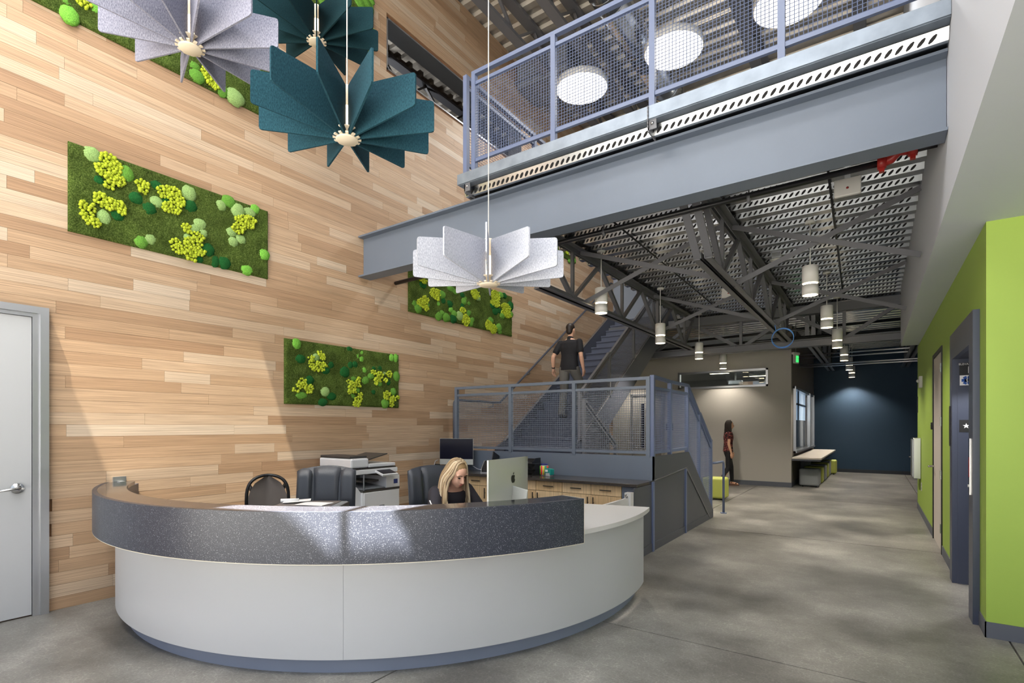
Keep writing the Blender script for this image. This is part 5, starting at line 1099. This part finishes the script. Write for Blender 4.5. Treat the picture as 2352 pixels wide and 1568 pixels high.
for key, cs, cl in MOSS:
    y0, y1, z0, z1, lb = PAN[key]
    t = thing('moss_panel', lb, 'moss panel', (WL, (y0 + y1) / 2, z0), 0, 'preserved moss panels on the timber wall'); inv = Matrix.Translation(-Vector(t.location))
    MB().box((WL + 0.001, y0, z0), (WL + 0.012, y1, z1)).obj('backing', mossmat, t).matrix_parent_inverse = inv
    ny, nz = int((y1 - y0) / 0.014), int((z1 - z0) / 0.014); vs = []; fs = []
    for j in range(nz + 1):
        for i in range(ny + 1):
            yy = y0 + (y1 - y0) * i / ny; zz = z0 + (z1 - z0) * j / nz
            e = min(i, ny - i, j, nz - j); h = 0.004 + (0.016 * (noise.noise(Vector((yy * 7, zz * 7, 1))) + 0.6) + mr_.uniform(0, 0.011)) * (1 if e > 0 else 0)
            vs.append((WL + 0.010 + max(0.0, h), yy, zz))
    for j in range(nz):
        for i in range(ny): a = j * (ny + 1) + i; fs.append((a, a + 1, a + ny + 2, a + ny + 1))
    o = MB().add(vs, fs, True).obj('moss_carpet', mossmat, t, 'stuff'); o.matrix_parent_inverse = inv
    for q, (y, z, ry, rz, k) in enumerate(cs):
        o = lumpy(MB(), (WL + 0.018, y, z), (min(ry, rz) * 0.62, ry * 1.13, rz * 1.13), q * 3.1 + y).obj('moss_cushion', cush[k], t); o.matrix_parent_inverse = inv
    for circles in cl:
        mb = MB(); pts = []
        for (y, z, ry, rz) in circles:
            n = max(5, int(ry * rz * PI / 0.00062)); tries = 0
            while n > 0 and tries < 4000:
                tries += 1
                a = mr_.uniform(0, 2 * PI); r = math.sqrt(mr_.random()); py, pz = y + ry * r * math.cos(a), z + rz * r * math.sin(a)
                if all((py - u) ** 2 + (pz - v) ** 2 > 0.00042 for u, v in pts): pts.append((py, pz)); n -= 1
        for py, pz in pts:
            s = mr_.uniform(0.013, 0.020); lumpy(mb, (WL + 0.03 + mr_.uniform(0.0, 0.02), py, pz), (s * 1.1, s, s), py * 50, 7, 5, 0.35)
        o = mb.obj('lichen_clump', limem, t); o.matrix_parent_inverse = inv

# ================================================================ FELT PENDANTS
def felt_pendant(label, loc, off_deg, m, name='felt_pendant'):
    t = thing(name, label, 'pendant light', loc, 0, 'radial felt pendants over the desk')
    pts = [(0.05, 0.0)]
    def corner(p, a, b, r=0.018):
        p, a, b = Vector(p), Vector(a), Vector(b); A = p + (a - p).normalized() * r; B = p + (b - p).normalized() * r
        return [tuple(A), tuple((A + B) / 2 * 0.5 + p * 0.5), tuple(B)]
    q = [(0.05, 0.0), (0.60, 0.06), (0.60, 0.27), (0.05, 0.345)]
    pts = [q[0]] + corner(q[1], q[0], q[2]) + corner(q[2], q[1], q[3]) + [q[3]]
    me = MB().prism(pts, 'y', -0.006, 0.006)
    first = None
    for k in range(12):
        if first is None: o = me.obj('felt_blade', m, t); first = o
        else: o = first.copy(); COL.objects.link(o); o.parent = t
        o.rotation_euler = (0, 0, math.radians(off_deg + 30 * k))
    MB().lathe([(0.0, -0.012), (0.07, -0.012), (0.075, -0.006), (0.075, 0.0)], n=24).obj('hub', hubm, t)
    MB().lathe([(0.022, 0.0), (0.022, 0.045), (0.085, 0.05), (0.085, 0.058), (0.022, 0.062)], n=24).obj('slotted_collar', hubm, t)
    for k in range(12):
        a = math.radians(off_deg + 15 + 30 * k); c, s = math.cos(a), math.sin(a)
        MB().bar((0.07 * c, 0.07 * s, 0.004), (0.094 * c, 0.094 * s, 0.006), 0.02, 0.008).obj('hub_tooth', hubm, t)
    MB().lathe([(0.026, 0.062), (0.032, 0.10), (0.032, 0.17), (0.026, 0.225)], n=16).obj('glow_tube', glow3, t)
    MB().lathe([(0.026, 0.225), (0.025, 0.33), (0.034, 0.355), (0.034, 0.36), (0.01, 0.362)], n=16).obj('upper_tube', frost, t)
    MB().tube([(0, 0, 0.36), (0.0, 0, ROOF - loc[2])], 0.0045, 6).obj('cord', lampw, t)
    MB().lathe([(0.06, ROOF - loc[2] - 0.03), (0.06, ROOF - loc[2])], n=16).obj('canopy', lampw, t)
    return t
felt_pendant('white felt pendant hanging lowest in front of the beam', (-2.53, 3.308, 2.68), -52.6 - 1.5, felt_white)
felt_pendant('large teal felt pendant in the middle of the cluster', (-2.992, 2.304, 3.53), -37.6 + 14, felt_teal)
felt_pendant('grey felt pendant cut by the top edge at left', (-4.022, 1.746, 4.255), -23.5 + 6, felt_grey)
felt_pendant('dark teal felt pendant hanging high behind the large teal one', (-4.572, 3.154, 5.38), -34.6, felt_dark)
# ================================================================ PEOPLE
def V(*a): return Vector(a)
def limb(mb, pts, rs, n=12):
    P = [Vector(p) for p in pts]; Q = []; R_ = []
    for i in range(len(P) - 1):
        for k in range(4):
            t = k / 4; Q.append(P[i].lerp(P[i + 1], t)); R_.append(rs[i] + (rs[i + 1] - rs[i]) * t)
    Q.append(P[-1]); R_.append(rs[-1])
    mb.tube(Q, R_, n); mb.ell(P[0], (rs[0],) * 3, 12, 8); mb.ell(P[-1], (rs[-1],) * 3, 12, 8)
    for p, r in list(zip(P, rs))[1:-1]: mb.ell(p, (r,) * 3, 12, 8)
def loft(mb, secs, n=20):
    """secs: (centre, half width, half depth, lateral, forward)"""
    vs = []; fs = []
    for c, hw, hd, L, Fw in secs:
        for k in range(n):
            t = 2 * PI * k / n; cs, sn = math.cos(t), math.sin(t)
            vs.append(c + L * (hw * math.copysign(abs(cs) ** 0.85, cs)) + Fw * (hd * math.copysign(abs(sn) ** 0.85, sn)))
    m_ = len(secs)
    for i in range(m_ - 1):
        for k in range(n): fs.append((i * n + k, i * n + (k + 1) % n, (i + 1) * n + (k + 1) % n, (i + 1) * n + k))
    fs += [tuple(range(n))[::-1], tuple(range((m_ - 1) * n, m_ * n))]
    mb.add(vs, fs, True)
def hand(mb, w, d, palm_n, thumb_side, s=1.0, curl=0.35):
    """w wrist, d direction of fingers, palm_n palm normal, thumb_side lateral vector towards the thumb"""
    w, d, pn, ts = Vector(w), Vector(d).normalized(), Vector(palm_n).normalized(), Vector(thumb_side).normalized()
    limb(mb, [w, w + d * 0.03 * s], [0.026 * s, 0.028 * s])
    for k, off in enumerate((-0.028, -0.009, 0.010, 0.028)):
        b0 = w + d * 0.03 * s + ts * (off * 0.8 * s); kn = w + d * 0.085 * s + ts * off * s
        limb(mb, [b0, kn], [0.014 * s, 0.0115 * s], 8)
        Lf = (0.055, 0.07, 0.075, 0.068)[k] * s
        d1 = (d + pn * curl).normalized(); d2 = (d + pn * (curl * 2.4)).normalized()
        limb(mb, [kn, kn + d1 * Lf * 0.55, kn + d1 * Lf * 0.55 + d2 * Lf * 0.5], [0.0105 * s, 0.0095 * s, 0.0075 * s], 8)
    b0 = w + d * 0.025 * s + ts * 0.02 * s; a = b0 + (d * 0.6 + ts * 0.9).normalized() * 0.04 * s
    limb(mb, [b0, a, a + (d + ts * 0.25 + pn * 0.3).normalized() * 0.035 * s], [0.015 * s, 0.012 * s, 0.009 * s], 8)
def head(mb, c, Fw, Up, s=1.0):
    """skull, jaw, nose, ears; c = centre of the head"""
    Fw = Vector(Fw).normalized(); Up = Vector(Up); Up = (Up - Fw * Up.dot(Fw)).normalized(); L = Fw.cross(Up)
    M3 = Matrix((L, Fw, Up)).transposed()
    def at(x, y, z): return c + M3 @ Vector((x * s, y * s, z * s))
    mb.ell(at(0, -0.012, 0.03), (0.074 * s, 0.094 * s, 0.088 * s), 20, 14, rot=M3)
    mb.ell(at(0, 0.020, -0.03), (0.062 * s, 0.068 * s, 0.078 * s), 18, 12, rot=M3)
    mb.ell(at(0, 0.045, -0.082), (0.036 * s, 0.034 * s, 0.028 * s), 12, 8, rot=M3)
    limb(mb, [at(0, 0.082, 0.012), at(0, 0.104, -0.028)], [0.009 * s, 0.0135 * s], 8)
    mb.ell(at(0.012, 0.092, -0.032), (0.008 * s,) * 3, 8, 6); mb.ell(at(-0.012, 0.092, -0.032), (0.008 * s,) * 3, 8, 6)
    mb.ell(at(0, 0.082, -0.055), (0.022 * s, 0.010 * s, 0.007 * s), 10, 6, rot=M3); mb.ell(at(0, 0.080, -0.066), (0.019 * s, 0.010 * s, 0.007 * s), 10, 6, rot=M3)
    mb.ell(at(0.04, 0.066, 0.028), (0.024 * s, 0.012 * s, 0.008 * s), 10, 6, rot=M3); mb.ell(at(-0.04, 0.066, 0.028), (0.024 * s, 0.012 * s, 0.008 * s), 10, 6, rot=M3)
    for sx in (-1, 1): mb.ell(at(sx * 0.076, -0.008, -0.005), (0.012 * s, 0.02 * s, 0.032 * s), 10, 8, rot=M3)
    return at, M3
def remesh(o, vox, it=4):
    r = o.modifiers.new('remesh', 'REMESH'); r.mode = 'VOXEL'; r.voxel_size = vox; r.use_smooth_shade = True
    sm = o.modifiers.new('smooth', 'SMOOTH'); sm.factor = 0.5; sm.iterations = it
    return o
skin1 = mat('light_skin', (224, 176, 150), 0.55); skin2 = mat('tan_skin', (214, 164, 136), 0.55)
hair_dark = mat('dark_brown_hair', (40, 30, 26), 0.5); jeanb = mat('black_trousers', (22, 22, 26), 0.7)
blacktee = mat('black_tee', (26, 26, 32), 0.8); greyt = mat('grey_trousers', (112, 110, 106), 0.8); shoeb = mat('dark_shoe', (34, 30, 28), 0.5)
eyew = mat('eye_white', (230, 228, 224), 0.3); eyed = mat('eye_dark', (46, 36, 30), 0.3); browm = mat('brow', (96, 74, 54), 0.7); lipm = mat('lips', (190, 116, 106), 0.5)
def face_parts(body, at, M3, s=1.0, lids=False):
    for sx in (-1, 1):
        e = MB().ell(at(sx * 0.031, 0.074, 0.006), (0.0135 * s, 0.008 * s, 0.0065 * s), 10, 6, rot=M3).obj('eye', eyew if not lids else eyed, body)
        MB().ell(at(sx * 0.031, 0.0815, 0.004), (0.0062 * s, 0.003 * s, 0.0058 * s), 8, 6, rot=M3).obj('iris', eyed, e)
        MB().tube([at(sx * 0.012, 0.084, 0.026), at(sx * 0.03, 0.084, 0.033), at(sx * 0.05, 0.07, 0.026)], 0.0035 * s, 6).obj('eyebrow', browm, body)
    MB().ell(at(0, 0.090, -0.056), (0.021 * s, 0.004 * s, 0.0045 * s), 10, 6, rot=M3).ell(at(0, 0.088, -0.065), (0.018 * s, 0.004 * s, 0.005 * s), 10, 6, rot=M3).obj('lips', lipm, body)

def human(name, label, loc, rotz, J, skin, s=1.0, vox=0.0065):
    """J: joint dictionary in local metres, forward = +y. Returns (root, body, head accessors)"""
    root = thing(name, label, 'person', loc, rotz)
    mb = MB(); X = V(1, 0, 0)
    g = lambda k: Vector(J[k])
    up = (g('neck') - g('pelvis')).normalized(); Lt = Vector(J.get('lat', (1, 0, 0))).normalized(); Fw = up.cross(Lt).normalized(); Lt = Fw.cross(up).normalized()
    sp = lambda t: g('pelvis').lerp(g('neck'), t)
    w = J.get('w', 1.0)
    secs = [(sp(-0.16), 0.13 * w, 0.09 * w, Lt, Fw), (sp(0.0), 0.165 * w, 0.105 * w, Lt, Fw), (sp(0.22), 0.145 * w, 0.095 * w, Lt, Fw), (sp(0.42), 0.14 * w, 0.095 * w, Lt, Fw), (sp(0.66), 0.165 * w, 0.11 * w, Lt, Fw), (sp(0.84), 0.175 * w, 0.095 * w, Lt, Fw), (sp(0.95), 0.12 * w, 0.07 * w, Lt, Fw), (sp(1.03), 0.06, 0.055, Lt, Fw)]
    loft(mb, secs)
    limb(mb, [sp(0.97), g('head') - Vector(J.get('hup', (0, 0, 1))) * 0.05], [0.056, 0.052])
    at, M3 = head(mb, g('head'), J['face'], J.get('hup', (0, 0, 1)), J.get('hs', 1.0))
    for side in ('l', 'r'):
        sh, el, wr = g('sh_' + side), g('el_' + side), g('wr_' + side)
        limb(mb, [sh, sh.lerp(el, 0.45), el, el.lerp(wr, 0.3), wr], [0.052 * w, 0.046 * w, 0.038 * w, 0.040 * w, 0.026 * w])
        hd = J.get('hand_' + side)
        if hd: hand(mb, wr + (wr - el).normalized() * 0.01, *hd)
        hp, kn, an, toe = g('hip_' + side), g('kn_' + side), g('an_' + side), g('toe_' + side)
        limb(mb, [hp, hp.lerp(kn, 0.4), kn, kn.lerp(an, 0.35), an], [0.088 * w, 0.078 * w, 0.055 * w, 0.055 * w, 0.036])
        limb(mb, [an + V(0, -0.02, -0.03), an.lerp(toe, 0.6) + V(0, 0, -0.01), toe], [0.034, 0.032, 0.022])
    body = mb.obj('body', skin, root); remesh(body, vox)
    return root, body, at, M3, secs, sp, Lt, Fw
def garment(name, m, root, fill, vox=0.010, it=6):
    mb = MB(); fill(mb); o = mb.obj(name, m, root); remesh(o, vox, it); return o
def grow(secs, a): return [(c, hw + a, hd + a, L, F_) for c, hw, hd, L, F_ in secs]

# ---- man climbing the stairs, seen from behind
J = dict(pelvis=(0, 0.02, 0.98), neck=(0, 0.06, 1.52), head=(0.005, 0.085, 1.70), face=(0.12, 1, 0.05), w=1.06,
         sh_l=(-0.20, 0.04, 1.45), el_l=(-0.31, -0.05, 1.19), wr_l=(-0.37, 0.05, 0.98), hand_l=((-0.12, 0.25, -0.95), (0.6, 0.3, 0), (0.2, 0.9, 0.2), 1.0),
         sh_r=(0.20, 0.05, 1.45), el_r=(0.27, -0.01, 1.17), wr_r=(0.25, 0.12, 0.95), hand_r=((-0.05, 0.35, -0.95), (-0.8, 0, 0), (0.1, 0.9, 0.2), 1.0),
         hip_l=(-0.10, 0.01, 0.94), kn_l=(-0.10, 0.0, 0.52), an_l=(-0.10, -0.10, 0.10), toe_l=(-0.11, 0.05, 0.03),
         hip_r=(0.10, 0.03, 0.94), kn_r=(0.11, 0.28, 0.66), an_r=(0.10, 0.20, 0.27), toe_r=(0.11, 0.34, 0.205))
root, body, at, M3, secs, sp, Lt, Fw = human('person', 'person in a black tee and grey trousers climbing the stairs', (-4.80, 8.80, LZ + 4 * RS), 0.0, J, skin1)
g = lambda k: Vector(J[k])
def f(mb):
    loft(mb, grow(secs[1:7], 0.016)[:6])
    c = secs[0]; loft(mb, [(secs[1][0] - V(0, 0, 0.07), secs[1][1] + 0.02, secs[1][2] + 0.022, Lt, Fw), (secs[2][0], secs[2][1] + 0.02, secs[2][2] + 0.018, Lt, Fw)])
    for sd in 'lr': limb(mb, [g('sh_' + sd), g('sh_' + sd).lerp(g('el_' + sd), 0.62)], [0.068, 0.066])
    limb(mb, [sp(0.93), sp(1.02)], [0.08, 0.066])
garment('tee_shirt', blacktee, root, f)
def f(mb):
    loft(mb, grow(secs[:3], 0.012))
    for sd in 'lr': limb(mb, [g('hip_' + sd), g('kn_' + sd), g('an_' + sd) + V(0, 0, 0.0)], [0.104, 0.078, 0.066])
garment('trousers', greyt, root, f)
def f(mb):
    for sd in 'lr': limb(mb, [g('an_' + sd) + V(0, -0.03, -0.045), g('toe_' + sd) + V(0, 0.01, 0.005)], [0.045, 0.036])
garment('shoes', shoeb, root, f, 0.008)
def f(mb):
    mb.ell(at(0, -0.022, 0.045), (0.082, 0.096, 0.088), 18, 12, rot=M3); mb.ell(at(0, -0.062, -0.02), (0.066, 0.055, 0.075), 14, 10, rot=M3)
garment('hair', hair_dark, root, f, 0.008, 3)
wl_, el_ = g('wr_l'), g('el_l'); dd = (wl_ - el_).normalized()
MB().tube([wl_ - dd * 0.03, wl_ - dd * 0.008], 0.034, 14).obj('wristband', blackm, root)
face_parts(root, at, M3)

# ---- woman walking in front of the grey wall
J = dict(pelvis=(0, 0, 0.93), neck=(0, 0.015, 1.42), head=(0, 0.045, 1.575), face=(0.05, 1, 0.0), w=0.93, hs=0.97,
         sh_l=(-0.165, 0.0, 1.36), el_l=(-0.20, 0.05, 1.10), wr_l=(-0.19, 0.13, 0.88), hand_l=((0.0, 0.25, -1), (1, 0, 0), (0, 0.9, 0.2), 0.93),
         sh_r=(0.165, 0.0, 1.36), el_r=(0.20, -0.03, 1.09), wr_r=(0.20, 0.03, 0.86), hand_r=((0.0, 0.15, -1), (-1, 0, 0), (0, 0.9, 0.2), 0.93),
         hip_l=(-0.09, 0, 0.88), kn_l=(-0.09, 0.10, 0.48), an_l=(-0.09, 0.12, 0.09), toe_l=(-0.09, 0.26, 0.03),
         hip_r=(0.09, 0, 0.88), kn_r=(0.09, -0.02, 0.47), an_r=(0.09, -0.19, 0.11), toe_r=(0.09, -0.05, 0.03))
root, body, at, M3, secs, sp, Lt, Fw = human('person', 'person with long dark hair walking past the grey wall', (-3.13, 14.36, 0), math.radians(-64), J, skin2)
mr2, nt2, b2, new2, link2 = nodes('maroon_print'); g2 = new2('ShaderNodeTexCoord'); n2_ = new2('ShaderNodeTexNoise'); n2_.inputs['Scale'].default_value = 22; link2(g2.outputs['Object'], n2_.inputs['Vector'])
rp2 = ramp(new2, [(0.42, (26, 10, 14)), (0.5, (92, 30, 38)), (0.62, (150, 84, 76))]); link2(n2_.outputs[0], rp2.inputs[0]); link2(rp2.outputs[0], b2.inputs['Base Color']); b2.inputs['Roughness'].default_value = 0.85
def f(mb):
    loft(mb, grow(secs[1:7], 0.014)); loft(mb, [(secs[1][0] - V(0, 0, 0.05), secs[1][1] + 0.02, secs[1][2] + 0.02, Lt, Fw), (secs[2][0], secs[2][1] + 0.018, secs[2][2] + 0.016, Lt, Fw)])
    for sd in 'lr': limb(mb, [g('sh_' + sd), g('sh_' + sd).lerp(g('el_' + sd), 0.35)], [0.064, 0.072])
garment('blouse', mr2, root, f)
def f(mb):
    loft(mb, grow(secs[:3], 0.009))
    for sd in 'lr': limb(mb, [g('hip_' + sd), g('kn_' + sd), g('an_' + sd) + V(0, 0, 0.03)], [0.09, 0.06, 0.046])
garment('trousers', jeanb, root, f)
for sd in 'lr':
    a, t_ = g('an_' + sd), g('toe_' + sd)
    MB().box((a.x - 0.04, a.y - 0.07, 0.0), (a.x + 0.04, t_.y + 0.03, 0.018)).bar((a.x - 0.045, a.y + 0.09, 0.05), (a.x + 0.045, a.y + 0.09, 0.05), 0.03, 0.03).bar((a.x - 0.045, a.y - 0.02, 0.07), (a.x + 0.045, a.y - 0.02, 0.07), 0.02, 0.03).obj('sandal', mat('brown_sandal', (96, 58, 40), 0.6), root)
def longhair(root, at, m, mcap, count, length, spread, rr, seed, face_gap=1.0, tuck=0.0, nm='hair'):
    r_ = random.Random(seed); mb = MB()
    MB().ell(at(0, -0.024, 0.042), (0.080, 0.092, 0.086), 20, 12).obj('hair_cap', mcap, root)
    for i in range(count):
        az = face_gap + (2 * PI - 2 * face_gap) * (i + r_.uniform(-0.4, 0.4)) / count      # measured from the face direction
        sx = -1 if az < PI else 1
        ex, ey = math.sin(az), math.cos(az)
        p0 = at(sx * -0.004 if False else 0.0, 0.03 * r_.uniform(-1, 1), 0.132)
        a = at(ex * 0.052, -0.015 + ey * 0.06, 0.112); b_ = at(ex * 0.086, -0.018 + ey * 0.098, 0.035); c = at(ex * (0.088 + spread * 0.3), -0.02 + ey * 0.10, -0.06)
        dwn = Vector((0, 0, -1)); ln = length * r_.uniform(0.8, 1.05)
        d = c + dwn * ln * 0.45 + (c - at(0, -0.02, -0.06)) * spread + V(r_.uniform(-.01, .01), r_.uniform(-.01, .01), 0)
        e = c + dwn * ln + (c - at(0, -0.02, -0.06)) * (spread * 1.3) + V(r_.uniform(-.03, .03), r_.uniform(-.03, .03), 0)
        pts = []
        P = [p0, a, b_, c, d, e]
        for k in range(len(P) - 1):
            for q in range(3):
                t = q / 3; A = P[max(k - 1, 0)]; B = P[k]; C_ = P[k + 1]; D = P[min(k + 2, len(P) - 1)]
                pts.append(0.5 * ((2 * B) + (C_ - A) * t + (2 * A - 5 * B + 4 * C_ - D) * t * t + (3 * B - A - 3 * C_ + D) * t ** 3))
        pts.append(e)
        q = rr * r_.uniform(0.7, 1.2)
        mb.tube(pts, [q * (0.5 + 0.5 * min(1, k / 4)) * (1 if k < len(pts) - 4 else (len(pts) - k) / 5 + 0.1) for k in range(len(pts))], 6)
    return mb.obj(nm, m, root)
longhair(root, at, hair_dark, hair_dark, 44, 0.28, 0.05, 0.012, 3, 1.3)
face_parts(root, at, M3, 0.97)

# ---- blonde woman seated at the desk
TH = math.radians(-101.6)
Fd = Vector((-0.02, 0.84, -0.48)).normalized()
J = dict(pelvis=(0, 0.0, 0.62), neck=(0, 0.20, 1.03), head=(0.03, 0.30, 1.145), face=tuple(Fd), hup=(0.05, 0.45, 0.9), w=0.95, hs=0.98,
         sh_l=(-0.165, 0.18, 0.98), el_l=(-0.24, 0.30, 0.80), wr_l=(-0.14, 0.52, 0.845), hand_l=((0.35, 1, -0.05), (0, 0, -1), (1, 0.4, 0), 0.9),
         sh_r=(0.165, 0.18, 0.98), el_r=(0.27, 0.30, 0.82), wr_r=(0.20, 0.50, 0.87), hand_r=((-0.1, 1, -0.1), (-0.3, 0, -1), (-1, 0.4, 0), 0.9),
         hip_l=(-0.10, 0.02, 0.60), kn_l=(-0.12, 0.43, 0.55), an_l=(-0.12, 0.38, 0.12), toe_l=(-0.12, 0.52, 0.03),
         hip_r=(0.10, 0.02, 0.60), kn_r=(0.12, 0.43, 0.55), an_r=(0.12, 0.38, 0.12), toe_r=(0.12, 0.52, 0.03))
SW = (-3.20, 3.46, 0.0)
root, body, at, M3, secs, sp, Lt, Fw = human('person', 'person with long blonde hair in a dark jacket bent over the desk', SW, TH, J, skin1, vox=0.0055)
def f(mb):
    loft(mb, grow(secs[1:7], 0.018))
    for sd in 'lr': limb(mb, [g('sh_' + sd), g('el_' + sd), g('el_' + sd).lerp(g('wr_' + sd), 0.85)], [0.066, 0.056, 0.042])
garment('jacket', mat('charcoal_jacket', (44, 42, 50), 0.8), root, f)
def f(mb):
    loft(mb, grow(secs[:3], 0.010))
    for sd in 'lr': limb(mb, [g('hip_' + sd), g('kn_' + sd), g('an_' + sd) + V(0, 0, 0.02)], [0.094, 0.068, 0.055])
garment('trousers', jeanb, root, f)
def f(mb):
    for sd in 'lr': limb(mb, [g('an_' + sd) + V(0, -0.02, -0.06), g('toe_' + sd) + V(0, 0.01, 0.005)], [0.045, 0.034])
garment('shoes', shoeb, root, f, 0.008)
mb_, nt3, b3, new3, link3 = nodes('blonde_hair'); g3 = new3('ShaderNodeNewGeometry')
rp3 = ramp(new3, [(0.0, (98, 78, 58)), (0.3, (150, 124, 92)), (0.6, (190, 166, 130)), (1.0, (218, 202, 172))]); link3(g3.outputs['Random Per Island'], rp3.inputs[0]); link3(rp3.outputs[0], b3.inputs['Base Color']); b3.inputs['Roughness'].default_value = 0.42
longhair(root, at, mb_, mat('blonde_roots', (150, 122, 84), 0.5), 120, 0.34, 0.13, 0.0085, 8, 0.92)
face_parts(root, at, M3, 0.98, lids=True)
# pen
pen = thing('pen', 'white pen held above the desk by the seated person', 'pen', (-2.80, 3.0, 0.84))
MB().tube([(0, 0, 0), (-0.05, -0.03, 0.13)], 0.0045, 8).obj('barrel', signw, pen); MB().tube([(0.0, 0, 0), (0.006, 0.004, -0.014)], [0.0045, 0.001], 8).obj('tip', blackm, pen)
